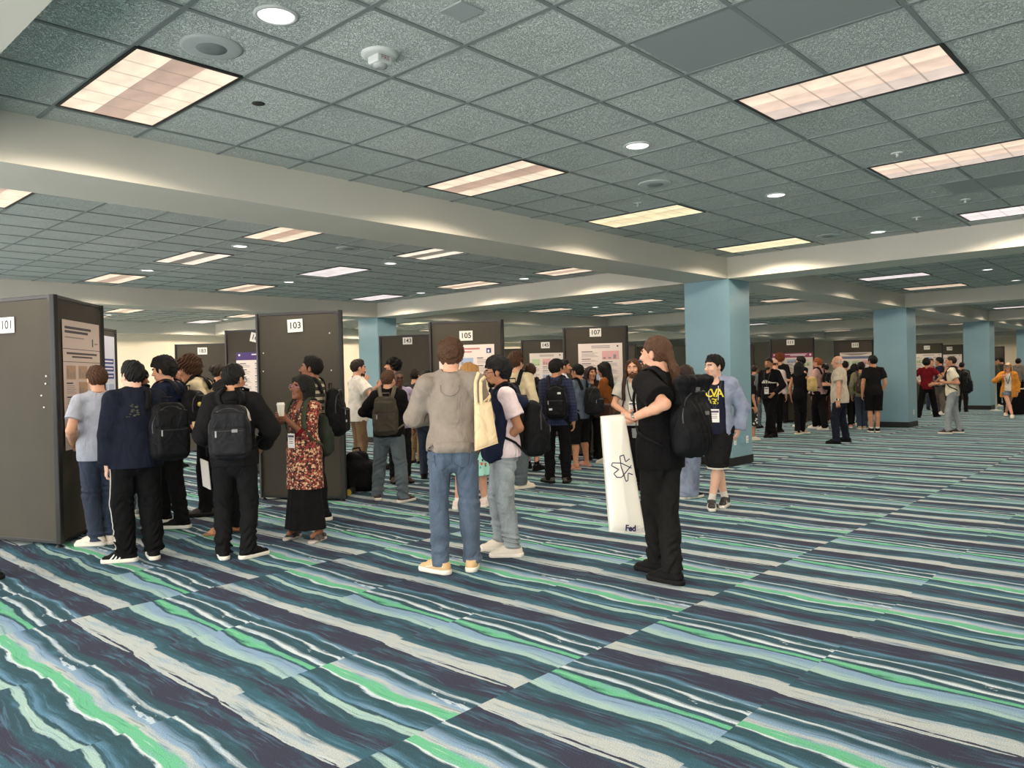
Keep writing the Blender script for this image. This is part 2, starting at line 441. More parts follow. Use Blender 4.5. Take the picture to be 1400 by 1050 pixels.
        if bare == 2: G.cap(an + np.array([0, 0, -.03 * S]) - fwd * .025 * S, an + fwd * .13 * S + np.array([0, 0, -.05 * S]), .035 * S, .025 * S, .02)
        else: G.cap(an + np.array([0, 0, -.04 * S]), an + fwd * .08 * S + np.array([0, 0, -.05 * S]), .024 * S, .018 * S, .01)
        # hand
        w0, fd, pn, curl, sg, thm = P.hand[i]; sd = np.cross(fd, pn) * (-sg)      # thumb side
        hs = S * (.92 if female else 1.)
        q = lambda a, b, c=0.: w0 + (fd * a + sd * b + pn * c) * hs
        G.cap(q(-.01, 0), q(.03, 0), .027 * hs, .032 * hs, .015, pn, 1.35); G.cap(q(.03, .003), q(.078, .002), .036 * hs, .036 * hs, .012, pn, 2.3)
        for j, (off, ln, sp) in enumerate(((.030, .072, .10), (.010, .080, .03), (-.010, .074, -.05), (-.029, .058, -.13))):
            p = q(.088, off); d = unit(fd + sd * sp); c = curl * (1 + .12 * j)
            a0 = .35 * c
            for seg, (k_, rr) in enumerate(((.46, .0088), (.32, .0082), (.26, .0072))):
                d2 = unit(d * math.cos(a0) + pn * math.sin(a0)); e = p + d2 * ln * k_ * hs
                G.cap(p, e, rr * hs, (rr - .0005) * hs, .004); p = e; a0 += (1.15 if seg == 0 else .8) * c
        p = q(.022, .026, .004); d = unit(fd * .75 + sd * .75 + pn * thm); e = p + d * .042 * hs; G.cap(p, e, .0135 * hs, .0105 * hs, .008)
        d = unit(fd * .95 + sd * .15 + pn * thm * 1.3); G.cap(e, e + d * .032 * hs, .0102 * hs, .0085 * hs, .004)
    # head
    hd = P.hd; M = P.Rh.T; e = lambda c, r, k=.02, op='u': G.ell(hd(*c), [x * S for x in r], M, k, op)
    G.cap(P.nb, hd(0, .026, -.05), (.052 if female else .06) * S * (.6 + .4 * f), (.048 if female else .056) * S, .03)
    e((0, .018, .035), (.077, .097, .09)); e((0, -.03, -.002), (.066, .07, .085), .03); e((0, -.03, -.066), (.05 if female else .055, .056, .047), .03)
    G.cap(hd(-.014, -.073, -.1), hd(.014, -.073, -.1), .016 * S, .016 * S, .025)
    if vox < .012:
        G.cap(hd(-.034, -.09, .031), hd(.034, -.09, .031), .012 * S, .012 * S, .012)
        for sg in (1, -1): e((sg * .032, -.113, .012), (.018, .016, .013), .010, 's'); e((sg * .043, -.072, -.02), (.022, .02, .02), .015)
        G.cap(hd(0, -.098, .018), hd(0, -.121, -.02), .007 * S, .012 * S, .008)
        for sg in (1, -1): e((sg * .0125, -.106, -.025), (.009, .012, .008), .005)
        G.cap(hd(-.019, -.093, -.052), hd(.019, -.093, -.052), .006 * S, .006 * S, .004); G.cap(hd(-.016, -.092, -.064), hd(.016, -.092, -.064), .007 * S, .007 * S, .003)
    else: G.cap(hd(0, -.098, .018), hd(0, -.12, -.02), .008 * S, .013 * S, .01)
    for sg in (1, -1): e((sg * .079, .012, -.0), (.011, .02, .033), .008)
    def mf(c):
        q = (P.Rh.T @ (c - P.hc).T).T / S; r = np.zeros(len(c), int)
        r[(np.abs(q[:, 0]) < .026) & (np.abs(q[:, 2] + .058) < .0125) & (q[:, 1] < -.088)] = 1
        if brows: r[(np.abs(q[:, 2] - .036 + (np.abs(q[:, 0]) - .03) ** 2 * 8) < .0062) & (np.abs(q[:, 0]) > .011) & (np.abs(q[:, 0]) < .052) & (q[:, 1] < -.06)] = 2
        return r
    sk = skin_mat(skin); lip = mat('lips ' + skin, tuple(c * k for c, k in zip(SKIN[skin], (.86, .66, .64))), .45)
    bc = hair[1] if hair[1] in HAIRC and hair[1] != 'white' else 'dark'
    G.obj('body', [sk, lip, hair_mat(bc)], P.root, matfn=mf)
    if hair[0] != 'none': make_hair(P, hair)
    return P
def eyes(P):
    white = mat('eye white', (225, 220, 214), .25); iris = mat('iris', (38, 24, 16), .15)
    for sg in (1, -1):
        m = MB(); n = 10; V = []; Fc = []; c = P.hd(sg * .031, -.0855, .012); r = .0115 * P.S; ring = (0, .28, .55, .9, 1.4, 2.2, PI)
        for a in ring:
            for k in range(n):
                t = 2 * PI * k / n; V.append(c + P.Rh @ np.array([r * math.sin(a) * math.cos(t), -r * math.cos(a), r * math.sin(a) * math.sin(t)]))
        for j in range(len(ring) - 1): m.add(V, [(j * n + k, j * n + (k + 1) % n, (j + 1) * n + (k + 1) % n, (j + 1) * n + k) for k in range(n)], 1 if j < 2 else 0, True)
        m.build('eye', [white, iris], P.root)
def hair_strands(seed, amp, K, az=.35):
    r = np.random.RandomState(seed); k = r.normal(size=(6, 3)) * K; k[:, 2] *= az; ph = r.uniform(0, 6.3, 6)
    def fn(p):
        p = p.astype(float); w = np.sin(p @ k[0] * .4 + ph[0]) * 1.5
        return amp * (.5 * np.sin(p @ k[1] + w + ph[1]) + .35 * np.sin(p @ k[2] * 1.6 + w + ph[2]) + .3 * np.sin(p @ k[3] * .6 + ph[3]))
    return fn
def make_hair(P, hair):
    style, colr = hair[0], hair[1]; vol = hair[2] if len(hair) > 2 else 0.
    vx = max(.0045, P.vox * .9)
    longh = style in ('long', 'pony', 'bob', 'braid'); zl = -.5 if longh else -.16
    G = Grid((-.19, -.19, zl), (.19, .27, .24), vx); X, Y, Z = G.ax[0][:, None, None], G.ax[1][None, :, None], G.ax[2][None, None, :]
    v = {'buzz': -.004, 'crop': .0, 'short': .006, 'messy': .014, 'curly': .034, 'afro': .05, 'bald': -.005}.get(style, .006) + vol
    G.ell((0, .02, .038), (.083 + v, .104 + v, .097 + v * 1.1), k=0)
    ys = {'bald': ([-.12, -.02, .0, .05, .11], [.2, .2, .03, .0, -.06])}.get(style, ([-.12, -.085, -.055, -.03, -.012, .02, .05, .09, .13], [.078, .07, .06, .04, -.012, -.012, -.045, -.068, -.075]))
    if style in ('short', 'messy') and len(hair) > 3: ys = (ys[0], [hair[3], hair[3] - .004] + ys[1][2:])      # fringe
    if style == 'curly': ys = (ys[0], [.062, .05, .045, .02, -.03, -.04, -.06, -.075, -.08])
    if style in ('long', 'bob', 'pony'): ys = (ys[0], [.082, .072, .055, .03, -.01, -.05, -.075, -.09, -.09])
    hl = np.interp(G.ax[1], *ys)[None, :, None]
    if style == 'bald':
        G.d = np.maximum(G.d, (Z - .035)); G.d = np.maximum(G.d, (-.0 - Y) * .8); G.d = np.maximum(G.d, (-.07 - Z))
    else: G.d = np.maximum(G.d, (hl - Z) * .75)
    if style in ('short', 'crop', 'messy', 'buzz', 'pony', 'bald', 'bun'):
        for sg in (1, -1): G.ell((sg * .085, .012, -.004), (.03, .025, .038), k=.012, op='s')
    if style in ('short', 'messy') and not P.female: G.ell((0, -.02, .112 + v), (.055, .055, .022), k=.03)
    if style in ('long', 'bob'):
        ln = hair[4] if len(hair) > 4 else (-.36 if style == 'long' else -.17)
        G.cap((0, .075, .03), (0, .095, ln), .095, .075, .03, (0, 1, 0), 1.9)
        for sg in (1, -1):
            G.cap((sg * .08, .015, .03), (sg * .095, .01, ln * .8), .04, .03, .03, (1, 0, 0), 1.5); G.cap((sg * .06, .07, .0), (sg * .08, .075, ln * .92), .05, .04, .03)
            G.cap((sg * .052, -.062, .09), (sg * .084, -.03, -.01), .022, .022, .02)
    if style == 'pony':
        G.ell((0, .115, .0), (.032, .03, .03), k=.02); pts = hair[4] if len(hair) > 4 else [(0, .125, .0), (.0, .15, -.08), (.005, .15, -.2), (.01, .135, -.34)]
        for i in range(len(pts) - 1): G.cap(pts[i], pts[i + 1], .026 + .008 * min(i, 2), .03 + .006 * min(i, 1) - .012 * (i == len(pts) - 2), .02)
    if style == 'bun': G.ell((0, .12, .06), (.045, .042, .045), k=.012)
    amp, K, az = {'curly': (.024, 120, 1.), 'afro': (.022, 100, 1.), 'messy': (.013, 130, .5), 'buzz': (.001, 200, 1), 'long': (.006, 110, .12), 'bob': (.006, 110, .12), 'pony': (.005, 120, .15)}.get(style, (.007, 170, .4))
    G.disp(hair_strands(len(P.label) * 7 + 3, amp, K, az), .035)
    G.obj('hair', hair_mat(colr), P.root, M=(P.Rh * P.S, P.hc))
def beard(P, colr, ln=.012, full=True):
    G = Grid((-.1, -.15, -.16), (.1, .08, .04), max(.0045, P.vox * .8)); v = ln
    G.ell((0, -.03, -.066), (.056 + v * .5, .057 + v, .05 + v), k=0); G.cap((-.014, -.073, -.1), (.014, -.073, -.1), .016 + v, .016 + v, .025)
    X, Y, Z = G.ax[0][:, None, None], G.ax[1][None, :, None], G.ax[2][None, None, :]
    G.d = np.maximum(G.d, Z + np.where(np.abs(X) < .03, .068, np.where(np.abs(X) < .045, .05, .02)) + 0 * Y); G.d = np.maximum(G.d, Y - .012 + 0 * X)
    G.cap((-.028, -.096, -.062), (0, -.104, -.043), .006, .0065, .006); G.cap((.028, -.096, -.062), (0, -.104, -.043), .006, .0065, .006)
    G.disp(hair_strands(11, .003, 200, .5)); G.obj('beard', hair_mat(colr), P.root, M=(P.Rh * P.S, P.hc))
def glasses(P, m=None, r=.021, sun=False):
    m = m or mat('black frame', (14, 13, 13), .3); b = MB(); hd = P.hd
    for sg in (1, -1):
        b.tube([hd(sg * .032 + r * 1.15 * math.cos(a) * (1 + .12 * math.cos(2 * a)), -.108, .01 + r * math.sin(a)) for a in np.linspace(0, 2 * PI, 18)[:-1]], .0026, 6, closed=True)
        b.tube([hd(sg * .056, -.106, .014), hd(sg * .078, -.06, .014), hd(sg * .084, .0, .012), hd(sg * .082, .03, -.005)], .0024, 6)
    b.tube([hd(-.012, -.11, .014), hd(0, -.116, .016), hd(.012, -.11, .014)], .0024, 6); g = b.build('glasses', m, P.root)
    lens = MB()
    for sg in (1, -1):
        V = [hd(sg * .032 + r * 1.1 * math.cos(a), -.1075, .01 + r * .95 * math.sin(a)) for a in np.linspace(0, 2 * PI, 18)[:-1]]; lens.add(V, [tuple(range(17))])
    lm = mat('dark lens', (20, 18, 20), .1) if sun else mat('clear lens', (230, 236, 240), .05, alpha=.95)
    if sun: lens.build('lens', lm, g)
# ------------------------------------------------------------------ clothes
def top_garment(P, m, name='shirt', off=.012, hem=.86, sleeve='short', sr=None, loose=1., neck=.072, fold=.010, ff=17., opened=0., hood=False, collar=None, hemr=None, seed=1, cuff=None, keep=True, nz=None, slen=.19):
    S = P.S; T = P.T; f = P.fat; fr = P.fr; w = (.93 if P.female else 1.) * f; vx = max(.0065, P.vox * 1.15)
    pts = np.array([T(0, 0, hem - .06), T(0, 0, 1.52)] + P.sh + (P.el if sleeve != 'none' else []) + (P.wr if sleeve in ('long',) else []) + (P.wr if sleeve == 'roll' else []))
    pad = .22 * S * max(f, 1); lo = pts.min(0) - pad; hi = pts.max(0) + pad
    if hem < .75: lo[0] -= .1; hi[0] += .1
    G = Grid(lo, hi, vx); o = off
    hr = (hemr or .164 * loose * f) * S; r_w = (.134 * w * (loose if loose > 1 else 1) + (loose - 1) * .05) * S
    G.cap(T(0, .006, hem - .12), T(0, .004, max(.98, hem + .05)), hr + o, max(.162 * f * S * loose, r_w) + o, .03, fr, 1.28)
    G.cap(T(0, .004, .95), T(0, 0, 1.12), .163 * f * S * loose + o, r_w + o, .03, fr, 1.3)
    G.cap(T(0, 0, 1.12), T(0, -.006, 1.31), r_w + o, .153 * w * S * (1 + (loose - 1) * .6) + o, .03, fr, 1.35)
    G.cap(T(0, -.004, 1.31), T(0, .012, 1.40), .153 * w * S + o, .117 * w * S + o, .03, fr, 1.46)
    if P.female: 
        for sg in (1, -1): G.ell(T(sg * .07, -.075, 1.28), (.068 * S, .055 * S, .068 * S), P.Rt.T, .03)
    for i, sg in ((0, 1), (1, -1)):
        sh, el, wr = P.sh[i], P.el[i], P.wr[i]; af = (.88 if P.female else 1.) * (.5 + .5 * f)
        G.cap(T(sg * .035, .02, 1.468), sh + P.up * .0 * S, .043 * S + o * .6, .048 * S * af + o, .04)
        if sleeve == 'none': continue
        a = unit(el - sh); b = unit(wr - el); R = sr or {'short': (.06, .068), 'long': (.056, .038), 'roll': (.056, .047)}[sleeve]
        if sleeve == 'short':
            e = sh + a * slen * S; G.cap(sh, el, R[0] * S * af + o, R[1] * S * af + o, .025, clip=[(e, a)])
        else:
            en = wr - b * .012 * S if sleeve == 'long' else el + b * .07 * S
            G.cap(sh, el, R[0] * S * af + o, (R[0] * .82) * S * af + o, .03)
            G.cap(el, wr, (R[0] * .82) * S * af + o, R[1] * S * af + o, .02, clip=[(en, b)])
    if hood:
        G.cap(T(-.085, .05, 1.455), T(.085, .05, 1.455), .05 * S, .05 * S, .03); G.cap(T(-.06, .095, 1.44), T(.06, .095, 1.44), .052 * S, .052 * S, .03); G.cap(T(0, .12, 1.42), T(0, .125, 1.36), .06 * S, .04 * S, .03)
        for sg in (1, -1): G.cap(T(sg * .085, .05, 1.46), T(sg * .07, -.06, 1.43), .04 * S, .022 * S, .03)
    G.disp(folds(seed, fold, ff), .04)
    if collar:
        for sg in (1, -1): G.cap(T(sg * .062, .035, 1.475), T(sg * .03, -.072, 1.445), .02 * S, .017 * S, .008)
        G.cap(T(-.062, .035, 1.475), T(.062, .035, 1.475), .02 * S, .02 * S, .01)
    # neck opening
    G.cap(P.nb + P.up * .028 * S, P.nt + P.up * .12 * S, neck * S * .9, (neck + .006) * S, .006, op='s'); G.cap(T(0, -.05, nz or 1.47), T(0, -.2, (nz or 1.47) + .03), .05 * S, .06 * S, .01, op='s')
    if opened:
        for zz in np.arange(hem - .05, 1.45, .05): G.box(T(0, -.16, zz), (opened * S * (1. - .25 * (zz - .8)), .165 * S, .03 * S), .01, P.Rt.T, .004, 's')
    G.cut(T(0, 0, hem), -P.up)
    ob = G.obj(name, m, P.root); P.shirt = G; P.shirt_ob = ob
    if cuff:
        for i in (0, 1):
            if sleeve == 'long':
                b = unit(P.wr[i] - P.el[i]); c = MB(); R = (sr or (0, .038))[1] * S + o
                c.tube([P.wr[i] - b * .05 * S, P.wr[i] - b * .03 * S, P.wr[i] - b * .008 * S], [R * .96, R * .98, R * .9], 14); c.build('cuff', cuff, ob)
    return ob
def pants(P, m, r=(.094, .072, .062), hem=.05, waist=1.0, name='trousers', fold=.009, stack=.008, seed=2, hemfn=None, white_hem=None, cut=None, fk=1.):
    S = P.S; f = P.fat; lf = .5 + .5 * f; vx = max(.0065, P.vox * 1.15)
    pts = np.array(P.hip + P.knee + P.ank + [P.T(0, 0, waist)]); lo = pts.min(0) - .2 * S; hi = pts.max(0) + .2 * S; lo[2] = max(lo[2], .01); hi[2] = P.T(0, 0, waist)[2] + .08
    G = Grid(lo, hi, vx); T = P.T
    G.cap(T(0, 0, .94), T(0, 0, 1.10), .162 * S * f, .142 * S * f, .03, P.fr, 1.36); G.cap(T(0, .010, .90), T(0, .010, .97), .15 * S * f, .15 * S * f, .03, P.fr, 1.34)
    for i, sg in ((0, 1), (1, -1)):
        hp, kn, an = P.hip[i], P.knee[i], P.ank[i]; b = unit(an - kn)
        hz = hem * S
        G.cap(hp + np.array([0, .006, .0]), kn, r[0] * S * lf, r[1] * S * lf, .025); G.cap(hp + np.array([0, .03 * S, -.01]), hp + (kn - hp) * .3 + np.array([0, .012, 0]), .09 * S * lf, .078 * S * lf, .03)
        G.cap(kn, an + b * .05 * S, r[1] * S * lf, r[2] * S * lf, .02, clip=None)
        if hem < .35:
            yr = math.radians(P.foot[i][1]); G.cap(kn + (an - kn) * .12, kn + (an - kn) * .5 - np.array([math.sin(yr), -math.cos(yr), 0]) * .014 * S, .064 * S * lf, .06 * S * lf, .03)
    fo = folds(seed, fold, 17., (1, 1, .8)); rs = np.random.RandomState(seed + 5); kx = rs.normal(size=(2, 3)) * 14
    def fn(q):
        d = fo(q); z = q[:, 2] / S
        w = np.clip((.42 - z) / .3, 0, 1) + .6 * np.exp(-((z - .52) / .07) ** 2) + .5 * np.exp(-((z - .86) / .05) ** 2)
        d = d * np.clip((.99 - z) / .14, .12, 1)
        return d * .8 + stack * w * np.sin(z * 80 + 3.2 * np.sin(q @ kx[0]) + 2.5 * np.sin(q @ kx[1])) * (.5 + .5 * np.sin(q @ kx[1] * 1.7 + 2))
    G.disp(fn, .035); G.cut(T(0, 0, waist), P.up); 
    if hem < .2: G.cut((0, 0, hem * S), (0, 0, -1.))
    else: G.cut((0, 0, hem * S), (0, 0, -1.))
    ob = G.obj(name, m, P.root, matfn=(lambda c: (c[:, 2] < (hem + white_hem[0]) * S).astype(int)) if white_hem else None)
    P.pants = G; P.pants_ob = ob; return ob
def skirt(P, m, hem, r0, r1, waist=1.0, name='skirt', seed=3, fold=.012):
    S = P.S; c = (P.foot[0][0] + P.foot[1][0]) / 2; a = np.array([c[0], c[1], hem * S - .1]); b = P.T(0, 0, waist)
    G = Grid(np.minimum(a, b) - (r1 + .1) * S, np.maximum(a, b) + (r1 + .1) * S, max(.008, P.vox * 1.2))
    G.cap(a, b, r1 * S, r0 * S, .02, P.fr, 1.25); r = np.random.RandomState(seed); ph = r.uniform(0, 6, 3)
    def fn(q):
        t = np.arctan2(q[:, 1] - c[1], q[:, 0] - c[0]); w = np.clip((waist * S - q[:, 2]) / (.7 * S), 0, 1)
        return fold * w * (np.sin(7 * t + ph[0] + 1.5 * np.sin(q[:, 2] * 4)) + .5 * np.sin(13 * t + ph[1]))
    G.disp(fn, .05); G.cut((0, 0, hem * S), (0, 0, -1.)); G.cut(P.T(0, 0, waist), P.up); P.skirt = G
    return G.obj(name, m, P.root)
def shoes(P, m, sole, kind='sneaker', stripe=None, sock=None, scale=1., tip=None):
    S = P.S
    for i, sg in ((0, 1), (1, -1)):
        f, yw, lift = P.foot[i]; yr = math.radians(yw); fw = np.array([math.sin(yr), -math.cos(yr), 0]); sd = np.array([math.cos(yr), math.sin(yr), 0]); u = np.array([0, 0, 1.])
        k = S * scale; pitch = 0.
        an = P.ank[i]
        q = lambda a, b, c: f + fw * (a - .02) * k + sd * b * k + u * (c * k + lift)
        vx = max(.005, P.vox * .85); pts = np.array([q(-.13, -.1, 0), q(.24, .1, 0), q(-.13, .1, .2), q(.24, -.1, .2), an + .06])
        lo = pts.min(0); lo[2] = -.012; G = Grid(lo - [.03, .03, 0], pts.max(0) + .02, vx); tz = 0
        M = np.stack([sd, fw, u])
        if kind in ('sneaker', 'boot', 'dress'):
            hcut = .11 if kind != 'boot' else .16
            G.cap(q(-.045, 0, .05), q(.05, 0, .052), .043 * k, .044 * k, .01); G.cap(q(.03, 0, .045), q(.165, .004, .032), .046 * k, .036 * k, .02, u, 1.15)
            G.cap(q(-.03, 0, .05), q(-.02, 0, hcut), .044 * k, .046 * k, .02, sd, 1.05); G.cap(q(-.02, 0, .09), q(.10, 0, .055), .045 * k, .036 * k, .02)
            G.cut(q(0, 0, .022), -u); G.cut(q(-.02, 0, hcut - .012), unit(u * 1. - fw * .25))
            s = G.obj('shoe', m, P.root)
        else:      # sandal: straps over a bare foot
            for a, b in ((.09, .0), (.02, .03)): G.cap(q(a, -.045, .02), q(a + b * .3, 0, .062), .02 * k, .022 * k, .01, fw, .6); G.cap(q(a + b * .3, 0, .062), q(a, .045, .02), .022 * k, .02 * k, .01, fw, .6)
            if kind == 'sandal': G.cap(q(-.06, -.02, .05), q(-.06, .02, .05), .022 * k, .022 * k, .01)
            G.cut(q(0, 0, .02), -u); s = G.obj('shoe', m, P.root)
        if s is None: s = P.root
        G2 = Grid(lo - [.03, .03, 0], pts.max(0) + .02, vx)
        th = .036 if kind in ('sneaker',) else .026
        G2.cap(q(-.05, 0, .02), q(.05, .0, .02), .049 * k, .05 * k, .0); G2.cap(q(.05, 0, .02), q(.165, .006, .02), .05 * k, .045 * k, .01)
        X, Y, Z = G2.ax[0][:, None, None], G2.ax[1][None, :, None], G2.ax[2][None, None, :]
        # flat slab with a rounded plan
        G2.d = np.maximum(G2.d, np.abs(Z - (th / 2 * k + lift)) - th / 2 * k)
        G2.obj('sole', sole, s)
        if stripe is not None:
            for a in (.02, .055, .09):
                for e in (-1, 1):
                    b = MB(); w_ = .041 if a < .08 else .038; pth = [q(a + .035, e * (w_ + .008), .03), q(a + .018, e * (w_ + .006), .05), q(a - .002, e * (w_ - .002), .074)]
                    b.ribbon(pth, [sd * e] * 3, .012 * k, .003, 0); b.build('stripe', stripe, s)
        if sock is not None:
            c = MB(); z0 = .09 * k; b = unit(P.knee[i] - an); c.tube([an - b * .01, an + b * .03 * S, an + b * .075 * S], [.043 * S, .041 * S, .041 * S], 16); c.build('sock', sock, P.root)
def lanyard(P, m, badge=None, drop=1.12, w=.016, back=True, side=0.):
    """Neck ribbon draped on the shirt, with a badge in a sleeve."""
    T = P.T; G = P.shirt; c = [(.0, .085, 1.50), (.05, .07, 1.505), (.078, .02, 1.50), (.075, -.04, 1.46), (.06, -.10, 1.38), (.04, -.13, 1.28), (.02, -.14, 1.19), (.004, -.14, drop + .02)]
    pts = [T(-x, y, z) for x, y, z in c[::-1]] + [T(*q) for q in c[1:]]; n = 60
    pts = np.array(pts); t = np.linspace(0, len(pts) - 1, n); pts = np.stack([np.interp(t, np.arange(len(pts)), pts[:, j]) for j in range(3)], 1)
    q, N = G.snap(pts, .004, 14); q2 = q.copy()
    for _ in range(3): q2[1:-1] = (q2[:-2] + q2[1:-1] * 2 + q2[2:]) / 4
    b = MB(); b.ribbon(q2, N, w * P.S, .002); ob = b.build('lanyard', m, P.root)
    if badge:
        p, N = G.snap(np.array([T(side, -.15, drop - .055)]), .012, 14); n = unit(N[0] * [1, 1, .0]); u = np.array([0, 0, 1.]); sd = np.cross(u, n)
        M = Matrix(((sd[0], n[0], u[0], p[0][0]), (sd[1], n[1], u[1], p[0][1]), (sd[2], n[2], u[2], p[0][2]), (0, 0, 0, 1))); k = P.S
        b = MB(); b.box((-.052 * k, -.002, -.075 * k), (.052 * k, .002, .075 * k), 0, M); b.box((-.046 * k, .0022, .035 * k), (.046 * k, .003, .058 * k), 1, M)
        for z in (.015, -.01, -.03): b.box((-.035 * k, .0022, z * k), (.03 * k, .0028, (z + .008) * k), 2, M)
        b.box((-.046 * k, .0022, -.066 * k), (.046 * k, .003, -.045 * k), 3, M)
        b.build('badge', [mat('badge paper', (232, 226, 220), .35), mat('badge head', (70, 60, 90), .5), mat('badge print', (120, 115, 120), .6), badge], ob)
    return ob
def backpack(P, label, m, m2=None, w=.30, h=.46, d=.17, z=1.18, straps=True, kind='plain', group=None, sx=0., one=False, buckle=None, tilt=0., strap_mat=None):
    """Rucksack on the back; the shoulder straps lie on the garment."""
    S = P.S; T = P.T; G0 = P.shirt; m2 = m2 or m; sm = strap_mat or m2
    probe = np.array([T(x, y, zz) for x in (sx - .1, sx, sx + .1) for zz in (z - h * .48, z - h * .3, z, z + h * .25, z + h * .42) for y in np.linspace(.04, .26, 40)])
    dv = G0.near(probe).reshape(15, 40); yb = max([np.linspace(.04, .26, 40)[np.argmax(r > 0)] if (r > 0).any() else .1 for r in dv]) + .02
    Rt = P.Rt @ rotm((1, 0, 0), math.radians(tilt)); M = Rt.T
    c = T(sx, yb + d / 2, z); bot = T(sx, yb + d / 2, z - h / 2); P_ = lambda x, y, zz: T(sx + x, yb + d / 2 + y, z + zz)
    root = empty('backpack', tuple(P.world + P.R @ bot), P.phi); tag(root, label, 'backpack', group); vx = max(.007, P.vox * 1.1)
    R = (max(w, h, d) / 2 + .1) * S; G = Grid(c - R, c + R, vx); k = S
    G.box(P_(0, 0, -h * .13), (w / 2 * k, d / 2 * k, h * .37 * k), .07 * k, M, .0); G.box(P_(0, -.012, h * .17), (w * .43 * k, d * .42 * k, h * .33 * k), .075 * k, M, .05); G.ell(P_(0, d * .1, -h * .18), (w * .44 * k, d * .56 * k, h * .3 * k), M, .05)
    if kind == 'roll':
        G.box(P_(0, .01, h / 2 + .0), (w / 2 * 1.02 * k, d * .33 * k, .06 * k), .04 * k, M, .03); G.cap(P_(-w / 2 * .95, .05, h / 2 + .03), P_(w / 2 * .95, .05, h / 2 + .03), .035 * k, .035 * k, .02)
    G.disp(folds(int(w * 1000) + int(z * 100) + int(h * 500), .008, 17.), .04)
    if kind in ('plain', 'two'): 
        G.box(P_(0, d / 2 + .004, -h * .17), (w * .41 * k, .035 * k, h * .25 * k), .03 * k, M, .008)
        if kind == 'two': G.box(P_(0, d / 2 - .0, h * .22), (w * .42 * k, .03 * k, h * .16 * k), .028 * k, M, .008)
    G.obj('pack_body', m, root, off=bot)
    zp = MB(); zz = h * .3; pth = [P_(w * .43 * math.sin(a), d / 2 * (.35 if kind != 'two' else .45), zz * .3 + h * .34 * math.cos(a)) for a in np.linspace(-1.9, 1.9, 24)]
    q, N = G.snap(np.array(pth), .001, 12); zp.ribbon(q - bot, N, .012 * k, .002); zp.build('zipper', mat('zip', (30, 30, 32), .35), root)
    if kind in ('plain', 'two'):
        pk = MB(); q, N = G.snap(np.array([P_(x, d / 2 + .05, h * .045) for x in np.linspace(-w * .36, w * .36, 14)]), .001, 12); pk.ribbon(q - bot, N, .012 * k, .002); pk.build('pocket_zipper', mat('zip', (30, 30, 32), .35), root)
        pl = MB(); e = q[-2] - bot; pl.box((e[0] - .006, e[1] - .002, e[2] - .05), (e[0] + .006, e[1] + .004, e[2])); pl.build('zip_pull', mat('zip pull', (150, 150, 150), .3), root)
    hp = MB(); hp.tube([P_(-.05, -d * .35, h / 2 - .01) - bot, P_(-.045, -d * .35, h / 2 + .045) - bot, P_(.045, -d * .35, h / 2 + .045) - bot, P_(.05, -d * .35, h / 2 - .01) - bot], .008 * k, 8); hp.build('haul_loop', sm, root)
    if buckle: 
        q, N = G.snap(np.array([P_(x, d / 2 + .06, z_) for x, z_ in buckle[1]]), .001, 12); b = MB()
        for a, n in zip(q, N):
            n = unit(n); u = unit(np.array([0, 0, 1.]) - n * n[2]); s_ = np.cross(u, n); Mx = Matrix(((s_[0], n[0], u[0], (a - bot)[0]), (s_[1], n[1], u[1], (a - bot)[1]), (s_[2], n[2], u[2], (a - bot)[2]), (0, 0, 0, 1))); b.box((-.022, 0, -.013), (.022, .004, .013), 0, Mx)
        b.build('logo_patch', buckle[0], root)
    if straps:
        for sg in (1, -1):
            if one and sg != one: continue
            ax = .095 * S / S; pth = [(sg * .07, yb - .0, z + h * .40), (sg * .085, .06, 1.49), (sg * .105, .0, 1.505), (sg * .115, -.07, 1.44), (sg * .12, -.12, 1.34), (sg * .125, -.13, 1.24), (sg * .145, -.10, 1.13), (sg * .17, -.02, 1.05), (sg * .15, yb - .03, z - h * .36)]
            A = np.array([T(*p) for p in pth]); t = np.linspace(0, len(A) - 1, 44); A = np.stack([np.interp(t, np.arange(len(A)), A[:, j]) for j in range(3)], 1)
            q, N = G0.snap(A, .014, 14)
            for _ in range(4): q[1:-1] = (q[:-2] + q[1:-1] * 2 + q[2:]) / 4
            q, N = G0.snap(q, .014, 3)
            for _ in range(6):
                t_ = np.gradient(q, axis=0); t_ /= np.linalg.norm(t_, axis=1, keepdims=True) + 1e-9; s_ = np.cross(t_, N); dm = np.minimum(np.minimum(G0.near(q + s_ * .026 * S), G0.near(q - s_ * .026 * S)), G0.near(q)); q = q + N * np.clip(.011 - dm, 0, .03)[:, None]
            b = MB(); b.ribbon(q[:30] - bot, N[:30], .052 * S, .011); b.ribbon(q[29:] - bot, N[29:], .022 * S, .003); b.build('shoulder_strap', sm, root)
    P.pack = root; return root
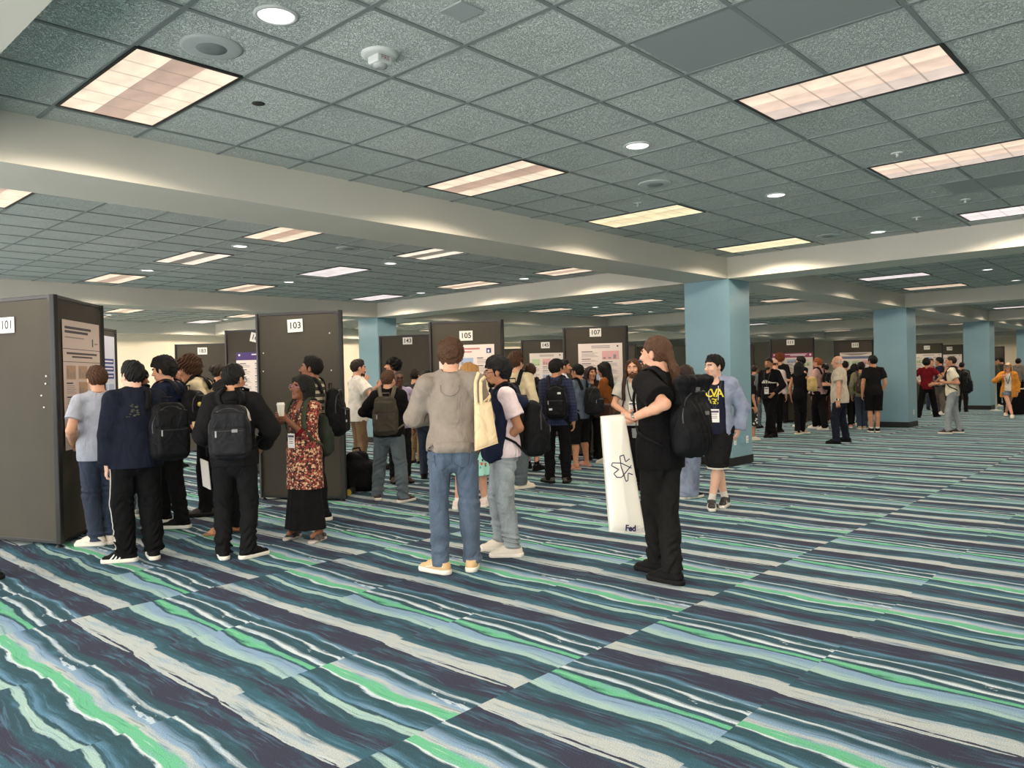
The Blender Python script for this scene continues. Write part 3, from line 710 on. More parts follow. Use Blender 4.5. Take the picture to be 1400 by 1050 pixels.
# ------------------------------------------------------------------ materials of the place
def carpet_mat():
    t = NT('striped carpet'); v = t.coord(); sep = t.n('ShaderNodeSeparateXYZ'); t.l(v, sep.inputs[0]); A, B = sep.outputs[0], sep.outputs[1]
    TL = .986
    bb = t.math('DIVIDE', t.math('ADD', B, -.548 + TL * 30), TL); row = t.math('FLOOR', bb); tt = t.math('SUBTRACT', bb, row)
    # shift of each tile row along its length
    wn = t.n('ShaderNodeTexWhiteNoise', _noise_dimensions='1D'); t.l(t.math('FLOOR', t.math('DIVIDE', t.math('ADD', row, 1.), 3.)), wn.inputs['W'])
    shift = t.math('MULTIPLY', t.math('FLOOR', t.math('MULTIPLY', wn.outputs[0], 3.99)), .25)
    u0 = t.math('ADD', t.math('DIVIDE', A, TL), t.math('ADD', shift, 50.0)); col = t.math('FLOOR', u0); u = t.math('SUBTRACT', u0, col)
    # two designs of tile, chosen per tile
    par = t.math('MULTIPLY', t.math('FLOORED_MODULO', t.math('FLOOR', t.math('DIVIDE', t.math('ADD', t.math('ADD', row, t.math('MULTIPLY', col, 2.)), 1.), 3.)), 2.), 7.3)
    cv = t.n('ShaderNodeCombineXYZ'); t.l(t.math('MULTIPLY', u, 1.6), cv.inputs[0]); t.l(t.math('MULTIPLY', tt, .8), cv.inputs[1]); t.l(par, cv.inputs[2])
    warp = t.noise(cv.outputs[0], 1.5, 2., .45)
    cv2 = t.n('ShaderNodeCombineXYZ'); t.l(t.math('MULTIPLY', u, 30.), cv2.inputs[0]); t.l(t.math('MULTIPLY', tt, 4.), cv2.inputs[1]); t.l(par, cv2.inputs[2])
    fine = t.noise(cv2.outputs[0], 1.0, 4., .65)
    uu = t.math('ADD', u, t.math('ADD', t.math('MULTIPLY', t.math('SUBTRACT', warp, .5), .2), t.math('MULTIPLY', t.math('SUBTRACT', fine, .5), .05)))
    uf = t.math('FRACT', t.math('ADD', uu, 1.))
    navy = srgb(58, 60, 76); slate = srgb(52, 78, 88); teal = srgb(58, 92, 106); blue = srgb(126, 154, 180); pale = srgb(156, 184, 178); sage = srgb(136, 172, 162); green = srgb(102, 176, 138); grey = srgb(174, 181, 180); white = srgb(196, 208, 214); steel = srgb(88, 126, 150)
    def stops(lst):
        o = []
        for i, q in enumerate(lst):
            o.append((q[0], q[1]))
            if i + 1 < len(lst): o.append((max(q[0] + .001, lst[i + 1][0] - (lst[i + 1][2] if len(lst[i + 1]) > 2 else .008)), q[1]))
        return o
    d1 = [(0, grey), (.125, teal), (.17, slate, .02), (.215, navy, .02), (.30, slate, .03), (.345, pale), (.44, blue, .07), (.495, slate), (.515, green), (.56, slate), (.60, white), (.645, slate, .03), (.715, white), (.735, slate, .015), (.80, steel, .02), (.835, navy, .03)]
    d2 = [(0, grey), (.10, teal, .02), (.18, navy, .02), (.30, slate, .04), (.36, pale), (.41, slate), (.43, steel), (.47, slate, .03), (.535, white), (.55, green), (.615, grey), (.655, blue, .02), (.72, slate, .05), (.77, white, .02), (.79, slate, .02), (.85, navy, .02)]
    rA = t.ramp(uf, stops(d1)); rB = t.ramp(uf, stops(d2))
    cc = t.mix(t.math('GREATER_THAN', par, 1.), rA, rB)
    # watercolour streaks inside the bands
    cv3 = t.n('ShaderNodeCombineXYZ'); t.l(t.math('MULTIPLY', u, 14.), cv3.inputs[0]); t.l(t.math('MULTIPLY', tt, 2.2), cv3.inputs[1]); t.l(t.math('ADD', par, 3.), cv3.inputs[2])
    st = t.noise(cv3.outputs[0], 1.0, 5., .6)
    k = t.ramp(st, [(.50, (0, 0, 0, 1)), (.62, (1, 1, 1, 1))]); lum = t.n('ShaderNodeSeparateColor'); t.l(cc, lum.inputs[0])
    darkm = t.math('LESS_THAN', lum.outputs[1], .14)
    cc = t.mix(t.math('MULTIPLY', t.math('MULTIPLY', k, darkm), .75), cc, teal)
    k2 = t.ramp(st, [(.60, (0, 0, 0, 1)), (.70, (1, 1, 1, 1))]); cc = t.mix(t.math('MULTIPLY', t.math('MULTIPLY', k2, darkm), .5), cc, steel)
    k3 = t.ramp(st, [(.36, (1, 1, 1, 1)), (.48, (0, 0, 0, 1))]); cc = t.mix(t.math('MULTIPLY', t.math('MULTIPLY', k3, t.math('SUBTRACT', 1., darkm)), .55), cc, blue)
    cv5 = t.n('ShaderNodeCombineXYZ'); t.l(t.math('MULTIPLY', t.math('ADD', u, t.math('MULTIPLY', warp, .25)), 46.), cv5.inputs[0]); t.l(t.math('MULTIPLY', tt, 2.6), cv5.inputs[1]); t.l(t.math('ADD', par, 9.), cv5.inputs[2]); s5 = t.noise(cv5.outputs[0], 1., 4., .6)
    cc = t.mix(t.math('MULTIPLY', t.ramp(s5, [(.56, (0, 0, 0, 1)), (.66, (1, 1, 1, 1))]), .5), cc, t.mix(darkm, slate, steel)); cc = t.mix(t.math('MULTIPLY', t.ramp(s5, [(.30, (1, 1, 1, 1)), (.38, (0, 0, 0, 1))]), .55), cc, t.mix(darkm, white, navy))
    # pale blotch at one end of the tile
    cv4 = t.n('ShaderNodeCombineXYZ'); t.l(t.math('MULTIPLY', u, 24.), cv4.inputs[0]); t.l(t.math('MULTIPLY', tt, 7.), cv4.inputs[1]); t.l(par, cv4.inputs[2]); pz = t.noise(cv4.outputs[0], .8, 4., .6)
    bl = t.math('GREATER_THAN', t.math('SUBTRACT', t.math('SUBTRACT', pz, t.math('MULTIPLY', t.math('ABSOLUTE', t.math('SUBTRACT', u, .70)), 2.6)), t.math('MULTIPLY', tt, .5)), .47)
    cc = t.mix(t.math('MULTIPLY', bl, .7), cc, white)
    # pile: tufts
    tuft = t.noise(v, 210., 2., .8); big = t.noise(v, 1.1, 3.)
    cc = t.mix(.85, cc, t.ramp(tuft, [(.25, (.4, .4, .42, 1)), (.75, (1.75, 1.75, 1.72, 1))]), 'MULTIPLY')
    tocols(t, cc); t.b.inputs['Roughness'].default_value = 1.; t.b.inputs['Specular IOR Level'].default_value = .1
    t.bump(tuft, .6, .006); return t.m
def tile_mat():
    t = NT('fissured ceiling tile'); v = t.coord(); sep = t.n('ShaderNodeSeparateXYZ'); t.l(v, sep.inputs[0])
    cx = t.math('FLOOR', t.math('DIVIDE', t.math('SUBTRACT', sep.outputs[0], 3.508 - 60.96), .6096)); cy = t.math('FLOOR', t.math('DIVIDE', t.math('SUBTRACT', sep.outputs[1], 2.337 - 60.96), .6096))
    cv = t.n('ShaderNodeCombineXYZ'); t.l(cx, cv.inputs[0]); t.l(cy, cv.inputs[1]); wn = t.n('ShaderNodeTexWhiteNoise', _noise_dimensions='2D'); t.l(cv.outputs[0], wn.inputs['Vector'])
    f = t.noise(v, 62., 3., .55, .8); ridge = t.math('ABSOLUTE', t.math('SUBTRACT', f, .5)); pit = t.ramp(ridge, [(.0, (0, 0, 0, 1)), (.07, (1, 1, 1, 1))]); f2 = t.noise(v, 150., 2.)
    base = t.mix(wn.outputs[0], srgb(226, 233, 229), srgb(236, 241, 237)); big = t.noise(v, 1.6, 3.)
    base = t.mix(t.math('MULTIPLY', t.ramp(big, [(.55, (0, 0, 0, 1)), (.8, (1, 1, 1, 1))]), .25), base, srgb(170, 172, 166))
    tocols(t, t.mix(t.math('MULTIPLY', t.math('SUBTRACT', 1., pit), .25), base, srgb(110, 114, 113)))
    t.b.inputs['Roughness'].default_value = .95; t.b.inputs['Specular IOR Level'].default_value = .1
    t.bump(t.math('ADD', pit, t.math('MULTIPLY', f2, .4)), .9, .012); return t.m
PAINT = mat('beam paint', (204, 200, 188), .7, var=.03, vscale=1.5, bump=.1, bscale=60.)
COLP = mat('blue column paint', (124, 158, 170), .42, var=.04, vscale=2., bump=.08, bscale=80.)
WALLP = mat('wall paint', (236, 224, 202), .8, var=.02, vscale=1.)
BLK = mat('black rubber base', (18, 18, 19), .5)
def S_(o, name=None): o['kind'] = 'structure'; return o
A0, A1, B0, B1 = -3.2, 47., -9., 22.9
m = MB(); m.box((A0, B0, -.06), (A1, B1, 0)); S_(m.build('floor', carpet_mat(), rot=PHI))
m = MB(); m.box((A0, B0, HCEIL), (A1, B1, HCEIL + .06)); ceil = S_(m.build('ceiling', tile_mat(), rot=PHI))
BW = .76
BROW = [5.665, 14.45]; AROW = [.26, 11.19, 20.34, 29.49, 38.63]
AW = [.74, .74, .74, .74, .74]
n = 0
def beam(a0, a1, b0, b1):
    m = MB(); m.box((a0, b0, HBEAM), (a1, b1, HCEIL - .001)); S_(m.build('ceiling_beam', PAINT, rot=PHI))
for b in BROW: beam(A0, A1, b, b + BW)
beam(A0, A1, B1 - .6, B1 - .002)
bsp = [B0] + sum([[b, b + BW] for b in BROW], []) + [B1 - .6]
for a, w in zip(AROW, AW):
    for i in range(0, len(bsp), 2): beam(a, a + w, bsp[i] + .001, bsp[i + 1] - .001)
beam(A1 - .5, A1 - .002, B0, BROW[0] - .001); beam(A1 - .5, A1 - .002, BROW[0] + BW + .001, BROW[1] - .001)
# T-bar grid of the suspended ceiling, cut at the beams
g = MB(); asp = [A0] + sum([[a, a + w] for a, w in zip(AROW, AW)], []) + [A1]
for k in range(-14, 72):
    x = 3.508 + .6096 * k
    if any(asp[i] + .01 < x < asp[i + 1] - .01 for i in range(0, len(asp) - 1, 2)):
        for j in range(0, len(bsp), 2): g.box((x - .012, bsp[j], HCEIL - .007), (x + .012, bsp[j + 1], HCEIL))
for k in range(-24, 34):
    y = 2.337 + .6096 * k
    if any(bsp[j] + .01 < y < bsp[j + 1] - .01 for j in range(0, len(bsp), 2)):
        for i in range(0, len(asp) - 1, 2): g.box((asp[i], y - .012, HCEIL - .0065), (asp[i + 1], y + .012, HCEIL))
go = g.build('ceiling_grid', mat('grid paint', (128, 136, 135), .5), ceil)
# columns
def column(a0, a1, b0, b1, outlets=()):
    m = MB(); m.box((a0, b0, 0), (a1, b1, HBEAM - .001)); c = S_(m.build('column', COLP, rot=PHI, bevel=.004))
    k = MB(); e = .014; k.box((a0 - e, b0 - e, .001), (a1 + e, b1 + e, .135)); k.build('baseboard', BLK, c, bevel=.004)
    for a, z, w in outlets:
        q = MB(); q.box((a - w / 2, b0 - .008, z), (a + w / 2, b0 + .001, z + .115)); pl = q.build('outlet_plate', mat('outlet plate', (226, 226, 220), .35) if w < .09 else mat('blue plate', (120, 160, 180), .4), c, bevel=.002)
        if w < .09:
            q = MB()
            for dz in (.03, .075): q.box((a - .012, b0 - .0095, z + dz - .01), (a - .006, b0 - .007, z + dz + .01)); q.box((a + .006, b0 - .0095, z + dz - .01), (a + .012, b0 - .007, z + dz + .01))
            q.build('socket', BLK, pl)
    return c
column(11.20, 11.90, 5.65, 6.43, ((11.30, .33, .07), (11.5, .33, .13), (11.72, .33, .07)))
for i, a in enumerate((20.42, 29.5, 38.65)): column(a, a + .75, 5.66, 6.43, ((a + .45, .3, .07),) if i == 0 else ())
for i, a in enumerate((11.20, 20.42, 29.5)): column(a, a + .56, 14.47, 15.2)
# walls, doors
m = MB(); m.box((A0, B1, -.05), (A1 + .1, B1 + .1, HCEIL + .1)); S_(m.build('wall_left', WALLP, rot=PHI))
m = MB(); m.box((A0, B0 - .1, -.05), (A1 + .1, B0 - .001, HCEIL + .1)); S_(m.build('wall_right', WALLP, rot=PHI))
m = MB(); m.box((A1, B0, -.05), (A1 + .1, B1 - .001, HCEIL + .1)); S_(m.build('wall_far', WALLP, rot=PHI))
m = MB(); m.box((A0, B1 - .02, 0), (A1, B1, .12)); S_(m.build('baseboard_left', BLK, rot=PHI))
WOOD = NT('door wood'); v = WOOD.mapping(WOOD.coord(), (8, 8, .6)); tocols(WOOD, WOOD.ramp(WOOD.noise(v, 3., 4.), [(.3, srgb(150, 84, 40)), (.7, srgb(196, 124, 66))])); WOOD.b.inputs['Roughness'].default_value = .4
def onB(x, y, b): r = ray(x, y); tt = b / (r[:2] @ BX[:2]); p = r * tt; p[2] += EYE; return p
def door(name, x0, x1, ytop):
    p = onB(x0, ytop, B1); q = onB(x1, ytop, B1); a, b = p @ AX, q @ AX; h = p[2]
    m = MB(); m.box((a, B1 - .03, 0), (b, B1 - .001, h)); d = S_(m.build(name, mat('door frame dark', (26, 22, 20), .5), rot=PHI))
    m = MB(); m.box((a + .1, B1 - .05, .01), (b - .1, B1 - .03, h - .12)); m.build('door_leaf', WOOD.m, d)
    m = MB(); m.box((b - .22, B1 - .09, 1.0), (b - .12, B1 - .05, 1.03)); m.build('door_handle', mat('steel', (170, 170, 168), .25, 1.), d)
door('door_1', 128, 155, 494); door('door_2', 226, 262, 497)
# ------------------------------------------------------------------ ceiling lights
def lens_mat(nm, rows):
    t = NT('light lens ' + nm); v = t.coord(); sep = t.n('ShaderNodeSeparateXYZ'); t.l(v, sep.inputs[0])
    r = t.math('FLOOR', t.math('MULTIPLY', t.math('ADD', sep.outputs[0], .285), 3 / .57)); fx = t.math('FRACT', t.math('MULTIPLY', t.math('ADD', sep.outputs[0], .285), 3 / .57)); fy = t.math('FRACT', t.math('MULTIPLY', t.math('ADD', sep.outputs[1], .59), 6 / 1.18))
    c = t.ramp(t.math('DIVIDE', t.math('ADD', r, .5), 3.), [(0, srgb(*rows[0])), (.333, srgb(*rows[1])), (.667, srgb(*rows[2]))], 'CONSTANT')
    seam = t.math('LESS_THAN', t.math('ABSOLUTE', t.math('SUBTRACT', fy, .5)), .468); hot = t.ramp(fx, [(.0, (.88, .88, .88, 1)), (.5, (1.0, 1, 1, 1)), (1, (1.06, 1.06, 1.06, 1))])
    nz = t.noise(t.mapping(v, (9, 5, 1)), 1., 3.); hot2 = t.ramp(nz, [(.35, (.82, .8, .78, 1)), (.65, (1.12, 1.1, 1.08, 1))])
    c = t.mix(1., t.mix(1., c, hot, 'MULTIPLY'), hot2, 'MULTIPLY'); c = t.mix(seam, t.mix(1., c, (.55, .52, .5, 1), 'MULTIPLY'), c)
    t.l(c, t.b.inputs['Emission Color']); t.b.inputs['Emission Strength'].default_value = .47; t.b.inputs['Base Color'].default_value = (.3, .3, .3, 1); t.b.inputs['Roughness'].default_value = .3
    return t.m
W_ = (255, 232, 204); D_ = (192, 154, 132); Y_ = (255, 243, 196); P_k = (250, 236, 240)
LENS = {'two': lens_mat('two', (W_, D_, W_)), 'pink': lens_mat('pink', ((255, 226, 200), (246, 212, 190), (222, 200, 188))), 'yellow': lens_mat('yellow', (Y_, (250, 228, 178), Y_)), 'cool': lens_mat('cool', (P_k, (236, 226, 228), P_k)), 'off2': lens_mat('off2', ((255, 240, 222), (90, 82, 76), (255, 240, 222)))}
SLOT = mat('light trim dark', (34, 32, 31), .5)
def troffer(a, b, kind, label, group=None, watts=30., col=(1, .84, .66)):
    p = AB(a, b, HCEIL); r = empty('ceiling_light', tuple(p), PHI); tag(r, label, 'ceiling light', group)
    w, l, z = .303, .607, -.012
    m = MB()
    for lo, hi in (((-w, -l), (-w + .02, l)), ((w - .02, -l), (w, l)), ((-w + .02, -l), (w - .02, -l + .02)), ((-w + .02, l - .02), (w - .02, l))): m.box((lo[0], lo[1], z), (hi[0], hi[1], .001))
    m.build('frame', SLOT, r)
    m = MB(); m.box((-w + .02, -l + .02, z + .004), (w - .02, l - .02, -.001)); m.build('diffuser', LENS[kind], r)
    L = bpy.data.lights.new('lamp', 'SPOT'); L.energy = watts; L.color = col; L.spot_size = math.radians(159); L.spot_blend = .14; L.shadow_soft_size = .12
    o = bpy.data.objects.new('lamp', L); COL.objects.link(o); o.location = (p[0], p[1], HCEIL - .03)
    return r
def downlight(a, b, label, group=None, watts=24.):
    p = AB(a, b, HCEIL); r = empty('downlight', tuple(p), PHI); tag(r, label, 'ceiling light', group)
    m = MB(); m.lathe([(.105, .0), (.105, -.006), (.088, -.01), (.085, -.004)], 28); m.build('trim_ring', mat('white trim', (200, 202, 200), .4), r)
    m = MB(); m.lathe([(.086, -.003), (.086, -.0045)], 28); m.build('lens', mat('downlight lens', (255, 250, 246), .3, emit=1.1), r)
    L = bpy.data.lights.new('lamp', 'SPOT'); L.energy = watts; L.color = (1, .9, .78); L.spot_size = math.radians(105); L.spot_blend = .4; L.shadow_soft_size = .06
    o = bpy.data.objects.new('lamp', L); COL.objects.link(o); o.location = (p[0], p[1], HCEIL - .03)
LW = 58.
near = {(1.98, 4.73): ('two', 'panel light with a dim middle row, above the board signed 101, nearest the big beam'), (5.02, 1.71): ('pink', 'long pinkish panel light of eighteen cells beside the flat grey ceiling panel'), (5.03, 4.77): ('two', 'panel light by the big beam, second along it from the dim-centred panel'), (7.48, 4.78): ('yellow', 'yellowish panel light by the big beam, next to the second smoke head'), (7.47, 1.68): ('pink', 'panel light cut by the picture edge, behind the pinkish eighteen-cell one'), (10.5, 4.77): ('yellow', 'thin-looking panel light in the corner where the two ceiling beams meet'), (10.5, 1.66): ('cool', 'cool white panel light close under the beam over the blue column')}
for (a, b), (k, lb) in near.items(): troffer(a, b, k, lb, None, LW)
troffer(1.98, 1.7, 'two', 'panel light overhead in the near ceiling bay, above the frame', None, LW); troffer(1.98, -1.5, 'two', 'panel light in the near ceiling bay beside the open side', None, LW)
for a in (5.02, 7.47, 10.5): troffer(a, -1.6, 'two', 'panel light at the open side of the near ceiling bay', 'panel lights at the open side', LW)
rnd = random.Random(5)
bay = lambda a: sum(a > x for x in AROW)
for a in (1.98, 5.03, 7.36, 10.4, 13.4, 16.25, 19.15, 22.5, 25.4, 28.35, 31.7, 34.6, 37.5, 40.9, 44.):
    for b in (1.7, 4.72, 8.12, 10.62, 13.42, 16.4, 19.0, 21.4):
        if a < 11 and b < 5.5: continue
        if a > 31 and b > 16: continue
        k = rnd.choice(['two', 'two', 'yellow', 'cool', 'two'])
        if abs(a - 5.03) < .1 and abs(b - 10.6) < .1: k = 'off2'
        if abs(a - 7.36) < .1 and abs(b - 8.12) < .1: k = 'off2'
        if b < 5.5: k = 'cool' if b > 4 and a < 17 else k
        gl = ('panel light in the ceiling bay behind the big beam' if b < 14 and a < 11 else 'panel light in the ceiling bay by the far left wall' if b > 14 and a < 11 else 'panel light in the ceiling bays beyond the blue columns')
        troffer(a, b, k, gl, gl + 's', LW * (1.7 if b > 20 else 1.))
dl_near = {(2.02, 3.33): 'round downlight beside the grey ceiling speaker, largest of the round lamps', (5.12, 3.32): 'round downlight beyond the square-edged tiles, second along from the largest one', (7.6, 3.3): 'round downlight in the near ceiling bay, third along from the largest', (10.7, 3.29): 'round downlight in the near ceiling bay, closest to the beam over the blue column'}
for (a, b), lb in dl_near.items(): downlight(a, b, lb)
for a in (5.05, 7.5, 10.57, 13.6, 16.6, 19.3, 22.6, 25.6, 28.5):
    for b in (3.2, 9.33, 12.18, 17.7, 20.45):
        if a < 11 and b < 5: continue
        gl = 'small round downlight behind the big beam' if a < 11 else 'small round downlight beyond the blue columns'
        downlight(a, b, gl, gl + 's')
# ceiling fittings
GR = mat('speaker grille', (178, 184, 182), .6); GR2 = mat('speaker cone', (126, 132, 132), .7)
for a, b, lb in ((1.97, 3.88, 'round grey ceiling speaker next to the panel light with a dim middle'), (6.27, 3.88, 'round grey ceiling speaker by the yellowish panel light'), (10.46, 3.84, 'round grey ceiling speaker near the meeting of the beams'), (6.2, 8.6, 'round grey ceiling speaker behind the big beam')):
    r = empty('ceiling_speaker', tuple(AB(a, b, HCEIL)), PHI); tag(r, lb, 'speaker'); m = MB(); m.lathe([(.155, 0), (.155, -.006), (.14, -.011), (.08, -.012)], 32); m.build('rim', GR, r); m = MB(); m.lathe([(.078, -.011), (.076, -.0135), (.02, -.014)], 32); m.build('grille', GR2, r)
WH = mat('white plastic', (205, 208, 206), .4)
r = empty('smoke_detector', tuple(AB(2.65, 3.34, HCEIL)), PHI); tag(r, 'white round fire alarm detector on the ceiling tile', 'detector')
m = MB(); m.lathe([(.10, 0), (.10, -.012), (.085, -.02), (.06, -.022)], 28); m.build('base', WH, r); m = MB(); m.box((-.05, -.045, -.062), (.05, .045, -.018)); m.build('strobe_housing', WH, r, bevel=.008); m = MB(); m.lathe([(.04, -.06), (.036, -.075), (.02, -.08)], 18); m.build('strobe_lens', mat('strobe lens', (170, 172, 172), .1), r)
text('fire_text', 'FIRE', .03, mat('red print', (120, 40, 36), .5), r, Matrix.Translation((.0, -.0455, -.036)) @ Matrix.Rotation(PI / 2, 4, 'X'), .0003)
for a, b, lb in ((2.57, 4.47, 'dark recessed sprinkler hole between the speaker and the big beam'),):
    m = MB(); m.lathe([(.04, 0), (.04, -.004), (.02, -.003)], 20); o = m.build('sprinkler', mat('sprinkler dark', (40, 40, 40), .6), loc=tuple(AB(a, b, HCEIL))); tag(o, lb, 'sprinkler')
for a, b, lb in ((6.86, 4.46, 'grey sprinkler cover beside the yellowish panel light'), (6.9, 1.96, 'white ring sprinkler cover near the picture-edge panel light'), (9.38, 2.0, 'white ring sprinkler cover by the cool white panel light'), (10.04, 2.65, 'white sprinkler head hanging from a ring plate near the right-hand beam')):
    m = MB(); m.lathe([(.05, 0), (.05, -.006), (.035, -.008), (.012, -.009), (.012, -.035), (.02, -.04)], 20); o = m.build('sprinkler', WH if 'white' in lb else GR, loc=tuple(AB(a, b, HCEIL))); tag(o, lb, 'sprinkler')
m = MB(); m.box((-.075, -.075, -.01), (.075, .075, 0)); o = m.build('ceiling_plate', mat('plate', (160, 167, 166), .5), loc=tuple(AB(2.62, 2.67, HCEIL)), rot=PHI, bevel=.003); tag(o, 'small square blank plate on the ceiling tile by the fire detector', 'plate')
for a, b, lb in ((3.82, 1.72, 'flat dark grey ceiling panel beside the pinkish panel light'), (8.7, 1.43, 'flat dark grey ceiling panel by the cool white panel light')):
    m = MB(); m.box((-.29, -.58, -.004), (.29, .58, 0)); o = m.build('access_panel', mat('access panel', (150, 155, 154), .6), loc=tuple(AB(a, b, HCEIL)), rot=PHI); tag(o, lb, 'panel')
# ------------------------------------------------------------------ poster kiosks
FAB = mat('board fabric', (64, 59, 49), .85, var=.07, vscale=3., bump=.35, bscale=14.); FRM = mat('board frame', (30, 29, 28), .45); PAPER = mat('poster paper', (228, 214, 206), .6); SIGN = mat('sign paper', (226, 222, 214), .5); INK = mat('black ink', (22, 21, 22), .5)
PW, PH = 1.19, 2.36
def kiosk(R, ang, label, front_fab=None):
    th = math.radians(ang); d = lambda a: np.array([math.cos(a), math.sin(a)]); R = np.array(R, float); L = R + d(th) * PW; E = R + d(th - PI / 3) * PW
    c = (R + L + E) / 3; root = empty('poster_board', (c[0], c[1], 0)); tag(root, label, 'poster board'); K = []
    for st, a in ((R, th), (L, th - 2 * PI / 3), (E, th + 2 * PI / 3)):
        dr = d(a); nn = d(a + PI / 2); o0 = st - c
        M = Matrix(((dr[0], nn[0], 0, o0[0]), (dr[1], nn[1], 0, o0[1]), (0, 0, 1, 0), (0, 0, 0, 1)))
        g = Grid((-.02, -.05, .0), (.02, 0, .1), .05) if False else None
        m = MB(); m.box((.03, -.035, .05), (PW - .03, -.006, PH - .02)); pn = m.build('panel', FAB, root); pn.matrix_local = M
        m = MB()
        for lo, hi in (((.0, .03), (.034, PH)), ((PW - .034, .03), (PW, PH)), ((.034, PH - .034), (PW - .034, PH)), ((.034, .03), (PW - .034, .064))): m.box((lo[0], -.042, lo[1]), (hi[0], -.001, hi[1]))
        m.build('frame', FRM, pn, bevel=.004)
        m = MB(); s = .085
        for x, sx in ((.004, 1), (PW - .004, -1)):
            for z, sz in ((.034, 1), (PH - .004, -1)): 
                V = [(x, .003, z), (x + sx * s, .003, z), (x + sx * s, .003, z + sz * .03), (x + sx * .03, .003, z + sz * s), (x, .003, z + sz * s)]; m.add(V, [(0, 1, 2, 3, 4)] if sx * sz < 0 else [(4, 3, 2, 1, 0)])
        m.build('corner_bracket', FRM, pn)
        m = MB(); m.lathe([(.03, 0), (.03, .012), (.012, .02), (.012, .05)], 14, c=(.05, -.02, 0)); m.build('foot', BLK, pn)
        K.append((c, o0, dr, nn))
    return K
def face_m(k, u, z, off=.004):
    """Placement on a board face: u metres from the left edge as one looks at it, z up, off out of the face."""
    c, o0, dr, nn = k; p = c + o0 + dr * (PW - u) + nn * off; r = -dr
    return Matrix(((r[0], 0, nn[0], p[0]), (r[1], 0, nn[1], p[1]), (0, 1, 0, z), (0, 0, 0, 1)))
def sign(k, num, u=.52, z=2.20, label=None, w=.21, h=.15, tilt=0.):
    m = MB(); m.box((-w / 2, -h / 2, 0), (w / 2, h / 2, .0015)); o = m.build('number_sign', SIGN); o.matrix_world = face_m(k, u, z) @ Matrix.Rotation(tilt, 4, 'Z')
    tag(o, label or 'white paper sign reading %s at the top of its board' % num, 'sign'); text('digits', num, .115, INK, o, Matrix.Translation((0, 0, .002)), .0004, bold=.002)
